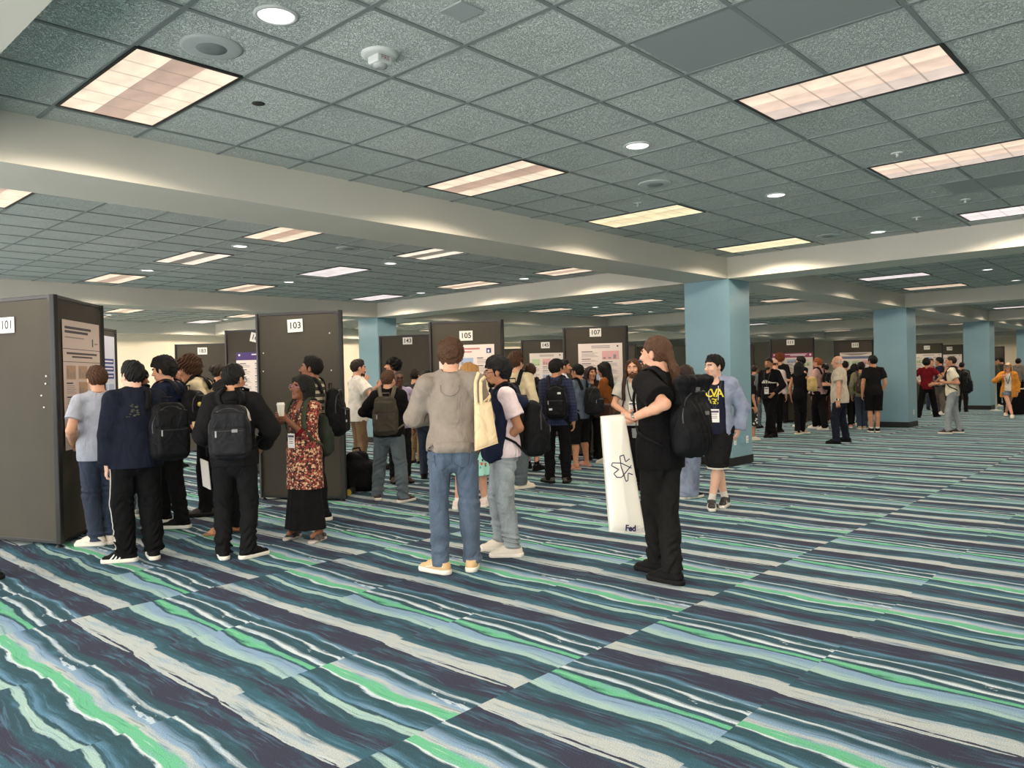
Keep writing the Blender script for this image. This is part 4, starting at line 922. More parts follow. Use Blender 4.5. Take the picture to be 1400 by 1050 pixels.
def poster(k, u, ztop, w, h, label, design='white', seed=0, paper=None):
    r = random.Random(seed); m = MB(); mats = [paper or PAPER, mat('poster print', (150, 138, 134), .6), mat('poster dark print', (70, 64, 70), .6)]
    def add(c): mats.append(c); return len(mats) - 1
    m.box((-w / 2, -h, 0), (w / 2, 0, .0015)); e = .0022
    def bar(x0, y0, x1, y1, mi, z=e): m.quad((x0, -y1, z), (x1, -y1, z), (x1, -y0, z), (x0, -y0, z), mi)
    L, Rr = -w / 2, w / 2; y = .05
    hd = {'purple': (70, 44, 110), 'pink': (150, 58, 98), 'blue': (52, 84, 140), 'navy': (38, 52, 104)}.get(design)
    if hd:
        i = add(mat('header ' + design, hd, .6)); bar(L, 0, Rr, .13, i); j = add(mat('header text', (236, 228, 232), .6)); 
        for q, (a, b) in enumerate(((-.18, .36), (-.05, .32))): bar(a * w, .03 + q * .035, b * w, .048 + q * .035, j, .003)
        bar(L + .04, .03, L + .07, .06, j, .003); bar(Rr - .09, .03, Rr - .04, .085, j, .003); y = .18
    elif design == 'red':
        i = add(mat('red title', (190, 112, 108), .6)); bar(-.05 * w, .05, .24 * w, .075, i); bar(-.05 * w, .10, .1 * w, .118, i); j = add(mat('navy logo', (44, 60, 108), .6)); bar(.36 * w, .06, .36 * w + .075, .135, j); jj = add(mat('header text', (236, 228, 232), .6)); bar(.36 * w + .02, .085, .36 * w + .045, .12, jj, .003); y = .2
    elif design == 'beige':
        bar(L + .05, .06, Rr - .22, .085, 2); bar(L + .05, .1, Rr - .3, .125, 2); bar(L + .05, .16, Rr - .4, .172, 1); bar(Rr - .2, .16, Rr - .17, .24, 2); bar(Rr - .14, .2, Rr - .05, .215, 1)
        bar(L, .275, Rr, .281, 2); bar(L + .08, .31, Rr - .08, .33, 2); bar(L + .2, .345, Rr - .2, .362, 2); bar(L, .40, Rr, .406, 2); y = .44
    elif design == 'bands':
        i = add(mat('blue band', (36, 58, 128), .6)); jj = add(mat('header text', (236, 228, 232), .6)); m.quad((L + .25, -.05, e), (L + .3, -.05, e), (L + .34, -.2, e), (L + .21, -.2, e), add(mat('crest grey', (120, 116, 128), .6)))
        for q in range(3): bar(L + .06, .34 + q * .11, Rr - .06, .42 + q * .11, i); bar(L + .1, .37 + q * .11, Rr - .1, .39 + q * .11, jj, .003)
        y = .72
    elif design == 'swoosh':
        i = add(mat('lilac band', (110, 118, 150), .6)); m.quad((L, -.02, e), (Rr, -.02, e), (.15 * w, -.09, e), (-.15 * w, -.09, e), 1); bar(L + .05, .12, Rr - .05, .2, i); y = .26
    else: 
        for q in range(2): bar(L + .3 * w, .04 + q * .03, Rr - .28 * w, .055 + q * .03, 1)
        bar(Rr - .1, .04, Rr - .07, .07, 2); y = .14
    tint = [add(mat('fig pink', (222, 170, 168), .6)), add(mat('fig green', (190, 204, 160), .6)), add(mat('fig blue', (160, 178, 206), .6)), add(mat('fig orange', (224, 184, 140), .6))]
    if design == 'beige': tint = [add(mat('fig grey', (196, 182, 172), .6)), add(mat('fig tan', (184, 150, 120), .6))]
    nc = 3 if w > .8 else 2; cw = (w - .06 * (nc + 1)) / nc
    for c in range(nc):
        yy = y; x0 = L + .06 + c * (cw + .06)
        while yy < h - .08:
            if r.random() < .33 and h - yy > .25:
                hh = r.uniform(.09, .17); bar(x0, yy, x0 + cw, yy + hh, r.choice(tint)); 
                for q in range(3): bar(x0 + .02 + q * cw * .3, yy + hh - r.uniform(.03, hh * .8), x0 + .02 + q * cw * .3 + cw * .16, yy + hh - .015, 1, .003)
                yy += hh + .03
            else:
                bar(x0, yy, x0 + cw * r.uniform(.45, .7), yy + .014, 2); yy += .03
                for q in range(r.randint(2, 5)): bar(x0, yy, x0 + cw * r.uniform(.75, 1.), yy + .006, 1); yy += .017
                yy += .02
    o = m.build('poster', mats); o.matrix_world = face_m(k, u, ztop, .005); tag(o, label, 'poster'); return o
def pin(k, u, z, label):
    m = MB(); m.lathe([(.004, 0), (.004, .004), (.0085, .006), (.0075, .011)], 10); o = m.build('push_pin', mat('white pin', (235, 232, 226), .3)); o.matrix_world = face_m(k, u, z, .0); tag(o, label, 'pin', label + 's')
k101 = kiosk((-4.23, 7.2), 158, 'tall grey three-sided poster board cut by the left edge, nearest the camera'); sign(k101[0], '101', .55, 2.10, label='white number sign cut by the left edge on the nearest board')
poster(k101[2], .60, 2.14, .9, 1.25, 'pale portrait poster on the side face of board 101', 'beige', 3, mat('pinkish paper', (214, 196, 188), .6))
for u, z in ((1.07, 1.60), (1.06, 1.53), (1.0, 1.42), (1.03, 1.31)): pin(k101[0], u, z, 'tiny white pin in the board cut by the left edge')
k103 = kiosk((-2.08, 9.55), 166, 'tall grey three-sided poster board with dented fabric behind the printed tunic'); sign(k103[0], '103', .56, 2.19, h=.16, tilt=.03, label='white number sign on the dented board behind the printed tunic'); poster(k103[2], .55, 2.0, .95, 1.3, 'white poster seen edge-on on the side of board 103', 'white', 4)
for u, z in ((.11, 1.86), (.1, 1.63), (1.03, 2.08), (1.04, 1.62)): pin(k103[0], u, z, 'tiny white pin in the dented board behind the printed tunic')
k105 = kiosk((-.11, 11.8), 168, 'dark poster board behind the head of the grey sweater wearer'); sign(k105[0], '105', .60, 2.13, label='white number sign above the head of the grey sweater wearer'); poster(k105[0], .60, 1.99, .88, 1.15, 'white poster with reddish title and small navy logo on board 105', 'red', 5)
k107 = kiosk((2.13, 14.1), 173, 'dark poster board behind the rust-coloured top and the ringer tee'); sign(k107[0], '107', .60, 2.25, label='white number sign on the board behind the rust-coloured top'); poster(k107[0], .68, 2.05, .80, 1.2, 'white poster of dense text behind the rust-coloured top', 'white', 6)
k143 = kiosk((-1.50, 15.25), 165, 'bare dark poster board in front of the farther blue column'); sign(k143[0], '143', .62, 2.24, w=.2, h=.14, label='white number sign on the bare board by the farther blue column')
k145 = kiosk((1.42, 18.8), 176, 'dark poster board behind the person in patterned shorts'); sign(k145[0], '145', .60, 2.22, label='white number sign on the board behind the patterned shorts'); poster(k145[0], .62, 2.03, .82, 1.1, 'white poster with pink and green blocks on board 145', 'white', 8)
k163 = kiosk((-3.55, 12.65), 172, 'dark poster board with a purple-headed poster'); sign(k163[0], '163', .56, 2.22, tilt=-.25, label='tilted white number sign above the purple-headed poster'); poster(k163[0], .62, 1.99, .84, 1.2, 'poster with a purple header band behind board 103', 'purple', 9)
k183 = kiosk((-6.16, 16.9), 178, 'bare grey poster board before the cream wall behind the brown curls'); sign(k183[0], '183', .62, 2.20, label='white number sign on the bare board before the cream wall')
k141 = kiosk((-5.93, 10.9), 160, 'poster board behind board 101 showing a white and navy poster'); poster(k141[2], .58, 2.24, .98, 1.3, 'white poster with navy bands behind board 101', 'bands', 10, mat('bluish paper', (206, 208, 224), .6))
k165 = kiosk((-4.35, 19.6), 168, 'black-looking poster board between the dented board and the farther blue column'); sign(k165[0], '185', .16, 2.2, label='white number sign peeping out right of the dented board')
k111 = kiosk((8.5, 21.75), 164, 'dark poster board with a magenta-headed poster beyond the near blue column'); sign(k111[0], '111', .56, 2.25, label='white number sign above the magenta-headed poster'); poster(k111[0], .60, 1.95, 1.08, 1.15, 'wide poster with a magenta header on board 111', 'pink', 12)
k113 = kiosk((11.35, 24.3), 172, 'olive-lit poster board just left of the second blue column'); sign(k113[0], '113', .64, 2.2, label='white number sign just left of the second blue column'); poster(k113[0], .65, 1.97, .95, 1.1, 'poster with a lilac band just left of the second blue column', 'swoosh', 13)
k115 = kiosk((14.1, 27.3), 172, 'dark poster board just right of the second blue column'); sign(k115[0], '115', .42, 2.25, label='white number sign just right of the second blue column'); poster(k115[0], .55, 1.9, .8, 1.1, 'whitish poster just right of the second blue column', 'white', 14)
k117 = kiosk((16.75, 30.1), 166, 'poster board behind the person in the dark red tee'); sign(k117[0], '117', .62, 2.2, label='white number sign above the dark red tee'); poster(k117[0], .66, 1.97, .95, 1.1, 'cream poster behind the dark red tee', 'white', 15)
k119 = kiosk((19.1, 32.7), 166, 'poster board just left of the third blue column'); sign(k119[0], '119', .62, 2.2, label='white number sign just left of the third blue column'); poster(k119[0], .68, 1.95, .8, 1.0, 'cream poster just left of the third blue column', 'white', 16)
k121 = kiosk((24.1, 37.9), 150, 'poster board against the lit cream wall by the queue post'); sign(k121[0], '121', .3, 2.2, label='white number sign on the board by the queue post')
k147 = kiosk((10.5, 27.4), 172, 'dark poster board with a blue-headed poster behind the white-haired walker'); sign(k147[0], '149', .42, 2.15, tilt=-.15, label='tilted white number sign above the blue-headed poster'); poster(k147[0], .5, 1.95, .9, 1.1, 'poster with a blue header between boards 111 and 113', 'blue', 17)
k149 = kiosk((4.9, 25.5), 172, 'dark poster board with a navy-headed poster left of the near blue column'); sign(k149[0], '147', 1.08, 2.2, label='white number sign just left of the near blue column'); poster(k149[0], .62, 1.95, .98, 1.1, 'poster with a navy header left of the near blue column', 'navy', 18)
k151 = kiosk((8.1, 25.8), 172, 'dark poster board right behind the near blue column'); poster(k151[0], .55, 1.9, .8, 1.1, 'pale poster right behind the near blue column', 'white', 19)
k167 = kiosk((.42, 24.6), 172, 'far dark poster board left of board 145'); poster(k167[0], .55, 1.9, .8, 1.1, 'pale poster far behind, left of board 145', 'white', 20)
k169 = kiosk((3.75, 23.2), 172, 'dark poster board behind the right edge of board 107'); poster(k169[0], .62, 1.92, .95, 1.1, 'poster with a navy header behind the right edge of board 107', 'navy', 21)
# curling sheet on the right side face of board 107
c, o0, dr, nn = k107[2]; m = MB(); V = []; n = 14
for i in range(n + 1):
    a = i / n
    for zz in (2.15, 1.05):
        p = c + o0 + dr * (PW * .93 - a * .62) + nn * (.02 + .30 * (a ** 2.2)) + np.array([.0, 0]); V.append((p[0], p[1], zz - .03 * a))
m.add(V, [(2 * i, 2 * i + 1, 2 * i + 3, 2 * i + 2) for i in range(n)], 0, True); o = m.build('poster', mat('blank paper', (232, 224, 216), .6)); s = o.modifiers.new('s', 'SOLIDIFY'); s.thickness = .002; tag(o, 'white poster sheet curling away from the right side of board 107', 'poster')
# yellow-capped castor foot at the right corner of board 103
p = onz(476, 679, 0); r = empty('floor_weight', (p[0], p[1], 0)); tag(r, 'black rod foot with a yellow end cap at the right of board 103', 'weight'); m = MB(); m.tube([(0, .30, .05), (0, .02, .05)], .038, 14); m.build('rod', BLK, r); m = MB(); m.tube([(0, .02, .05), (0, -.015, .05)], .04, 18); m.build('end_cap', mat('yellow cap', (196, 168, 40), .4), r)
# stanchion
p = onz(1362, 561, 0); r = empty('stanchion', (p[0], p[1], 0)); tag(r, 'chrome queue post standing left of the walker in the orange jacket', 'queue post'); m = MB(); m.lathe([(.17, 0), (.17, .012), (.05, .03), (.03, .035)], 28); m.build('base', mat('chrome', (206, 206, 200), .3, .35), r); m = MB(); m.lathe([(.028, .035), (.028, .98), (.04, .985), (.04, 1.04), (.02, 1.06)], 20); m.build('post', mat('chrome', (206, 206, 200), .3, .35), r)
# draped table at the right edge
p = onz(1408, 566, 0); r = empty('draped_table', (p[0], p[1], 0), -.3); tag(r, 'table under a black cloth at the far right edge', 'table')
G = Grid((-.7, -.4, -.02), (.7, .45, .8), .02); G.box((0, 0, .37), (.6, .32, .37), .02); G.disp(lambda q: .012 * np.sin(q[:, 0] * 40 + 2 * np.sin(q[:, 1] * 30)) * np.clip((.72 - q[:, 2]) / .5, 0, 1)); G.cut((0, 0, .004), (0, 0, -1.)); G.obj('table_cloth', cloth('table black', (20, 20, 22)), r)
m = MB(); m.box((-.55, -.28, .742), (.55, .28, .76)); m.build('table_runner', cloth('runner', (214, 196, 170)), r)
# ------------------------------------------------------------------ camera, daylight, view
cd = bpy.data.cameras.new('camera'); cam = bpy.data.objects.new('camera', cd); COL.objects.link(cam); SC.camera = cam
cd.sensor_width = 36.; cd.lens = FPX * 36. / 1400.; cd.clip_end = 300
fw = np.array([0, _cp, _sp]); u0 = np.array([0, -_sp, _cp]); r0 = np.array([1., 0, 0]); rt = _c * r0 + _s * u0; up = -_s * r0 + _c * u0
cam.matrix_world = Matrix(((rt[0], up[0], -fw[0], 0), (rt[1], up[1], -fw[1], 0), (rt[2], up[2], -fw[2], EYE), (0, 0, 0, 1)))
wd = bpy.data.worlds.new('daylight'); SC.world = wd; wd.use_nodes = True; bg = wd.node_tree.nodes['Background']; bg.inputs[0].default_value = (1., .975, .93, 1); bg.inputs[1].default_value = DAY
SC.view_settings.view_transform = 'Standard'; SC.view_settings.look = 'None'; SC.view_settings.gamma = 1.; SC.view_settings.use_curve_mapping = False; SC.view_settings.exposure = EXPO
SC.cycles.use_denoising = True; SC.cycles.max_bounces = 6; SC.cycles.diffuse_bounces = 3; SC.cycles.use_adaptive_sampling = True; SC.cycles.adaptive_threshold = .02; SC.cycles.glossy_bounces = 2; SC.cycles.transmission_bounces = 3; SC.cycles.caustics_reflective = False; SC.cycles.caustics_refractive = False; SC.cycles.sample_clamp_indirect = 6.
# ------------------------------------------------------------------ the crowd
def print_mat(nm, base, cols, scale, thr=.5):
    t = NT('print ' + nm); v = t.coord(); w = t.noise(v, scale * .5, 3., .6, 1.5, out=1); q = t.n('ShaderNodeTexVoronoi', Scale=scale, Randomness=1.); mv = t.n('ShaderNodeMix', _data_type='VECTOR', i0=.035)
    t.l(v, mv.inputs[4]); t.l(w, mv.inputs[5]); t.l(mv.outputs[1], q.inputs['Vector']); sp = t.n('ShaderNodeSeparateColor'); t.l(q.outputs['Color'], sp.inputs[0])
    c = t.ramp(sp.outputs[0], [(i / len(cols), srgb(*x)) for i, x in enumerate(cols)], 'CONSTANT'); d = t.math('GREATER_THAN', q.outputs['Distance'], thr)
    tocols(t, t.mix(d, c, srgb(*base))); t.b.inputs['Roughness'].default_value = .9; return t.m
def stripe_mat(nm, a, b, f, duty=.4):
    t = NT('stripe ' + nm); v = t.coord(); s = t.n('ShaderNodeSeparateXYZ'); t.l(v, s.inputs[0]); k = t.math('LESS_THAN', t.math('FRACT', t.math('MULTIPLY', s.outputs[2], f)), duty); tocols(t, t.mix(k, srgb(*a), srgb(*b))); t.b.inputs['Roughness'].default_value = .9; return t.m
def plaid_mat(nm, a, b, c, f):
    t = NT('plaid ' + nm); v = t.coord(); s = t.n('ShaderNodeSeparateXYZ'); t.l(v, s.inputs[0]); col = srgb(*a)
    ln = lambda ch, fr, d: t.math('LESS_THAN', t.math('FRACT', t.math('MULTIPLY', ch, fr)), d)
    h = t.math('ADD', s.outputs[0], t.math('MULTIPLY', s.outputs[1], .7)); x = t.mix(t.math('MULTIPLY', ln(h, f, .45), .6), col, srgb(*b)); x = t.mix(t.math('MULTIPLY', ln(s.outputs[2], f, .45), .6), x, srgb(*b)); x = t.mix(t.math('MULTIPLY', ln(s.outputs[2], f, .1), .7), x, srgb(*c)); tocols(t, x); t.b.inputs['Roughness'].default_value = .9; return t.m
def jeans(nm, c):
    if 'jeans ' + nm in _mats: return _mats['jeans ' + nm]
    t = NT('jeans ' + nm); v = t.coord(); b = srgb(*c); f = t.noise(t.mapping(v, (3, 3, 1.2)), 3., 4.); g = t.noise(t.mapping(v, (1, 1, .2)), 260., 2.)
    x = t.ramp(f, [(.3, tuple(k * .78 for k in b[:3]) + (1,)), (.7, tuple(min(1, k * 1.22) for k in b[:3]) + (1,))]); tocols(t, t.mix(.35, x, t.ramp(g, [(.3, (.6, .6, .6, 1)), (.7, (1.4, 1.4, 1.4, 1))]), 'MULTIPLY')); t.b.inputs['Roughness'].default_value = .9; wrinkle_bump(t, .6); _mats['jeans ' + nm] = t.m; return t.m
BLACK = cloth('black', (21, 20, 21)); BLACK2 = cloth('soft black', (27, 26, 27)); NAVY = cloth('navy', (32, 38, 58)); DNAVY = cloth('dark navy', (27, 30, 42)); WHITE = cloth('white', (222, 214, 204)); CREAM = cloth('cream', (214, 198, 164)); CHAR = cloth('charcoal', (58, 57, 56)); OLIVE = cloth('olive', (92, 88, 66)); GREYC = cloth('mid grey', (128, 126, 124)); KHAKI = cloth('khaki', (150, 124, 92)); DKHAKI = cloth('dark khaki', (120, 96, 72))
NYL = cloth('black nylon', (20, 20, 22), rough=.6); NYL2 = cloth('grey nylon', (34, 34, 37), rough=.55); NYLO = cloth('olive nylon', (66, 60, 50), rough=.6)
LAN = mat('lanyard ribbon', (24, 22, 34), .6); SLEEVE = mat('badge sleeve', (222, 224, 226), .2)
SW = mat('shoe white', (226, 214, 196), .55); SOLEW = mat('sole white', (230, 222, 208), .5); SB = mat('shoe black', (15, 14, 15), .7, spec=.15); SOLEB = mat('sole black', (22, 20, 20), .7, spec=.15); ST = mat('shoe tan', (206, 172, 126), .65); SBR = mat('shoe brown', (66, 44, 34), .5); SG = mat('shoe grey', (120, 116, 112), .6)
JB = jeans('blue', (78, 92, 110)); JL = jeans('light', (144, 151, 154)); JD = jeans('dark', (44, 54, 72)); JG = jeans('slate', (82, 92, 98)); JW = jeans('grey blue', (122, 132, 152))
def cup(P, i, label, col=(232, 224, 212), lid=True, at=None, tilt=0.):
    w0, fd, pn, _, sg, _ = P.hand[i]; S = P.S; c = w0 + fd * .085 * S + pn * .042 * S if at is None else at
    p = P.world + P.R @ (c - np.array([0, 0, .06])); r = empty('paper_cup', tuple(p), P.phi); tag(r, label, 'cup')
    m = MB(); m.lathe([(.028, 0), (.031, .05), (.036, .105)], 20); m.build('cup_body', mat('cup %d' % col[0], col, .5), r)
    if lid: m = MB(); m.lathe([(.0385, .103), (.0385, .112), (.034, .114), (.033, .124), (.026, .125)], 20); m.build('lid', mat('cup lid', (236, 230, 222), .35), r)
def slab(P, i, label, dim, m, name, cat, fwd=.09, up=.03):
    """flat thing held in a hand: phone, paper"""
    w0, fd, pn, _, sg, _ = P.hand[i]; S = P.S; c = w0 + fd * fwd * S + pn * up * S; sd = np.cross(fd, pn); b = MB(); M = Matrix(((sd[0], fd[0], pn[0], 0), (sd[1], fd[1], pn[1], 0), (sd[2], fd[2], pn[2], 0), (0, 0, 0, 1)))
    b.box((-dim[0] / 2, -dim[1] / 2, -dim[2] / 2), (dim[0] / 2, dim[1] / 2, dim[2] / 2), 0, M); o = b.build(name, m, bevel=.002); o.location = tuple(P.world + P.R @ c); o.rotation_euler = (0, 0, P.phi); tag(o, label, cat); return o
def watch(P, i, m, strap):
    a, b = P.el[i], P.wr[i]; d = unit(b - a); c = b - d * .012; k = MB(); k.tube([c - d * .011, c + d * .011], .0325 * P.S, 16); o = k.build('watch_strap', strap, P.root); k = MB(); o_ = np.cross(d, (0, 0, 1.)); n = unit(np.cross(o_, d)); k.tube([c + n * .03 * P.S, c + n * .041 * P.S], .018, 16); k.build('watch_face', m, o)
def pillow(name, C, th, m, parent=None, loc=(0, 0, 0), n=26, fold=.004, seed=0, off=None):
    """Soft bag between four corners (top-left, top-right, bottom-right, bottom-left) with a bulge; returns surface function."""
    C = [np.asarray(c, float) for c in C]; nrm = unit(np.cross(C[1] - C[0], C[3] - C[0])); fo = folds(seed, fold, 14., (1, 1, .3))
    def pt(u, v, s): 
        p = (C[0] * (1 - u) + C[1] * u) * (1 - v) + (C[3] * (1 - u) + C[2] * u) * v; k = (max(0, 1 - abs(2 * u - 1) ** 3.)) ** .5 * (max(0, 1 - abs(2 * v - 1) ** 6.)) ** .5
        p = p + nrm * s * th * (.06 + .94 * k); return p + nrm * s * float(fo(p[None])[0]) * min(1, 6 * min(u, 1 - u, v + .05, 1.05 - v))
    V = []; F_ = []
    for s in (1, -1):
        for j in range(n + 1):
            for i in range(n + 1): V.append(pt(i / n, j / n, s))
    N = (n + 1) ** 2; g = lambda i, j, s: s * N + j * (n + 1) + i
    for j in range(n):
        for i in range(n): F_.append((g(i, j, 0), g(i, j + 1, 0), g(i + 1, j + 1, 0), g(i + 1, j, 0))[::-1]); F_.append((g(i, j, 1), g(i, j + 1, 1), g(i + 1, j + 1, 1), g(i + 1, j, 1)))
    for k in range(n):
        F_ += [(g(k, 0, 0), g(k + 1, 0, 0), g(k + 1, 0, 1), g(k, 0, 1)), (g(k, n, 1), g(k + 1, n, 1), g(k + 1, n, 0), g(k, n, 0)), (g(0, k, 1), g(0, k + 1, 1), g(0, k + 1, 0), g(0, k, 0)), (g(n, k, 0), g(n, k + 1, 0), g(n, k + 1, 1), g(n, k, 1))]
    b = MB(); b.add(np.array(V) - np.asarray(loc), F_, 0, True); return b.build(name, m, parent), pt, nrm
V1, V2, V3 = .0055, .0085, .013
UP = (0, 0, 1.)
# ---- at the board signed 101
P = person('person in a pale grey-blue short-sleeved shirt reading the side of board 101', feet=[(129, 746, 55), (151, 742, -5)], top=500, heading=-8, hair=('short', 'brown', .004), skin='fair', vox=V1, head=(3, 4, 0), fat=1.06, armL=dict(px=(99, 604, -.02), e=(.3, 1, 0), curl=.6), armR=dict(h=(-.13, -.28, 1.16)))
pants(P, JD, r=(.094, .075, .066), seed=4, stack=.013, fold=.012); top_garment(P, cloth('linen', (160, 163, 174), var=.1), sleeve='short', off=.014, hem=.84, loose=1.06, fold=.008, ff=19, collar=True, seed=5, name='linen_shirt'); shoes(P, SW, SOLEW)
lanyard(P, LAN, SLEEVE); k = MB(); d = unit(P.wr[0] - P.el[0]); k.tube([P.wr[0] - d * .012, P.wr[0] + d * .004], .031, 14); k.build('bracelet', mat('yellow band', (206, 170, 90), .5), P.root)
P = person('person in a navy jacket and black track trousers with white side stripes', feet=[(170, 768, 62), (210, 763, -8)], top=493, heading=-14, hair=('short', 'black', .004), skin='pale', vox=V1, head=(14, 2, 0), fat=1.13, armL=dict(px=(147, 640, -.10), e=(.9, .5, 0), fd=(.1, -.25, -1), curl=.7), armR=dict(h=(-.16, -.25, 1.1)))
TRK = cloth('track black', (18, 18, 19)); pants(P, TRK, r=(.104, .09, .072), hem=.075, seed=6, stack=.014, fold=.012); top_garment(P, DNAVY, sleeve='long', off=.028, hem=.83, sr=(.066, .05), collar=True, seed=7, name='jacket', fold=.007, loose=1.05); shoes(P, SB, SOLEW, stripe=mat('shoe stripe', (230, 226, 218), .5))
for dx in (.0, .028):
    A = np.array([P.hip[0] + (P.knee[0] - P.hip[0]) * t + np.array([.10, dx - .02, 0]) for t in np.linspace(.02, 1, 14)] + [P.knee[0] + (P.ank[0] - P.knee[0]) * t + np.array([.085, dx - .02, 0]) for t in np.linspace(.08, .93, 14)]); q, N = P.pants.snap(A, .001, 12); b = MB(); b.ribbon(q, N, .010, .0015); b.build('side_stripe', mat('white stripe', (226, 222, 212), .6), P.pants_ob)
A = P.T(.075, .2, 1.335); q, N = P.shirt.snap(np.array([A]), .002, 14); b = MB(); n_ = unit(N[0]); u_ = unit(np.array(UP) - n_ * n_[2]); s_ = np.cross(u_, n_); GOLD = mat('olive print', (64, 64, 38), .7)
rr = random.Random(2)
for i in range(22): x, z = rr.uniform(-.045, .045), rr.uniform(-.055, .05); w_, h_ = rr.uniform(.006, .022), rr.uniform(.004, .010); b.quad(*[q[0] + s_ * a + u_ * c + n_ * .001 for a, c in ((x, z), (x + w_, z), (x + w_, z + h_), (x, z + h_))])
b.build('back_print', GOLD, P.shirt_ob); watch(P, 0, mat('watch dark', (20, 20, 22), .2), SB)
backpack(P, 'slouching black backpack on the right shoulder of the striped-trousers wearer', NYL, NYL, w=.32, h=.50, d=.17, z=1.14, sx=-.21, one=-1, kind='two', tilt=0)
P = person('person in a dark navy hooded top and black trousers just beyond the striped trousers', feet=[(222, 714, 0), (246, 722, 5)], top=486, heading=-62, hair=('messy', 'black', .01), skin='fair', vox=V1, head=(0, 8, 0), fat=1.0, armL=dict(h=(.1, -.28, 1.12)), armR=dict(h=(-.1, -.28, 1.14)))
pants(P, TRK, r=(.098, .082, .07), seed=8); top_garment(P, NAVY, sleeve='long', off=.024, hem=.86, hood=True, seed=9, name='hooded_top'); shoes(P, SB, SOLEW); top_garment(P, WHITE, sleeve='none', off=.016, hem=1.3, neck=.064, name='shirt_collar', fold=0, seed=3) if False else None
bp = backpack(P, 'boxy black backpack with a yellow smiley charm on its side', NYL, NYL2, w=.30, h=.44, d=.20, z=1.2, kind='two')
b = MB(); c = P.T(.16, .30, 1.30) - P.T(0, .0, .0); o = MB(); o.lathe([(.001, -.006), (.022, -.005), (.024, 0), (.022, .005), (.001, .006)], 18); q = o.build('smiley_charm', mat('charm yellow', (206, 196, 90), .4), bp); q.location = (.13, .12, .30); q.rotation_euler = (0, PI / 2, 0)
P = person('person with dark curls and a grey top, half hidden left of the navy jacket', at=(192, 704), top=504, heading=70, hair=('curly', 'black', -.012), skin='brown', vox=V2, armR=dict(h=(-.16, -.16, 1.05))); pants(P, JG); top_garment(P, cloth('ash', (108, 108, 106)), sleeve='long', off=.018, hem=.86); shoes(P, SG, SOLEW)
P = person('person with long dark hair in front of the orange-lit doorway', at=(240, 640), top=503, heading=110, female=True, hair=('long', 'dark', 0, 0, -.25), skin='tan', vox=V2); pants(P, BLACK2); top_garment(P, cloth('dusty rose', (120, 84, 74)), sleeve='long', off=.016); shoes(P, SB, SOLEB)
P = person('person with brown curls and a cream hoodie leaning in to talk', feet=[(286, 702, 5), (279, 706, -5)], H=1.82, heading=-82, hair=('curly', 'chestnut'), skin='tan', vox=V1, lean=13, head=(0, 16, 0), armL=dict(px=(270, 585, -.12), fd=(0, -.9, .1), pn=(-.6, 0, .7), curl=.7), armR=dict(h=(-.1, -.42, 1.16), curl=.6)); eyes(P)
pants(P, BLACK, r=(.098, .085, .07), seed=11); top_garment(P, CREAM, sleeve='long', off=.026, hem=.86, hood=True, seed=12, name='hoodie', cuff=CREAM); shoes(P, mat('shoe dark brown', (44, 36, 32), .6), SOLEB); backpack(P, 'black backpack worn over the cream hoodie', NYL, NYL, w=.28, h=.42, d=.13, z=1.2)
P = person(bare=2, label='person with black hair to the shoulder and a long black coat holding papers', feet=[(302, 731, 25), (324, 726, 20)], top=518, heading=-58, female=True, hair=('bob', 'black', .004, 0, -.22), skin='tan', vox=V1, head=(6, 6, 0), armL=dict(px=(276, 588, -.1), fd=(.1, -1, .1), pn=(-.5, 0, .8), curl=.6), armR=dict(h=(-.06, -.3, 1.16)))
pants(P, BLACK, r=(.088, .07, .07), seed=13); top_garment(P, BLACK, sleeve='long', off=.024, hem=.62, hemr=.18, seed=14, name='coat'); shoes(P, mat('tan flat', (176, 124, 84), .6), mat('tan flat sole', (150, 104, 70), .6), kind='sandal')
cup(P, 0, 'whitish cup held between the cream hoodie and the long black coat', (226, 190, 150), False)
pw = P.px(281, 648, -.1); b = MB(); b.box((-.105, -.006, -.14), (.105, .006, .14)); o = b.build('papers', mat('white papers', (226, 222, 216), .6), bevel=.002); o.location = tuple(P.world + P.R @ pw); o.rotation_euler = (.1, .08, P.phi + .9); tag(o, 'white sheaf of papers held low beside the long black coat', 'papers')
P = person('person in a black hooded jacket with a large black backpack, back to the camera', feet=[(306, 763, 12), (343, 762, -55)], top=498, heading=6, hair=('short', 'black', .006), skin='tan', vox=V1, head=(-30, 5, 0), fat=1.06, armR=dict(h=(-.24, -.20, 1.02), e=(-.8, .8, -.2)), armL=dict(h=(.2, -.22, 1.04))); glasses(P)
pants(P, CHAR if False else cloth('ink', (25, 25, 26)), r=(.098, .078, .066), seed=15, stack=.013, fold=.012); top_garment(P, WHITE, sleeve='none', off=.012, hem=1.25, neck=.06, name='white_collar', fold=0); top_garment(P, BLACK2, sleeve='long', off=.03, hem=.85, hood=True, seed=16, sr=(.064, .046), name='jacket', fold=.007); shoes(P, SB, SOLEW)
backpack(P, 'large black backpack with a small silver bar logo, worn on a black jacket', NYL2, NYL, w=.34, h=.47, d=.19, z=1.17, kind='two', buckle=(mat('silver logo', (150, 150, 150), .3, 1.), [(-.05, .02)]))
P = person('person with dark hair in a bun, seen between the curls and the black jacket', at=(303, 668), top=496, heading=60, female=True, hair=('bun', 'dark'), skin='tan', vox=V2); pants(P, BLACK2); top_garment(P, cloth('plum', (62, 46, 52)), sleeve='long', off=.016); shoes(P, SB, SOLEB)
P = person('bearded person in a white shirt before the purple-headed poster', at=(346, 640), top=498, heading=-62, hair=('short', 'chestnut', .008), skin='fair', vox=V2); beard(P, 'chestnut'); pants(P, JD); top_garment(P, WHITE, sleeve='long', off=.016, collar=True); shoes(P, SBR, SOLEB)
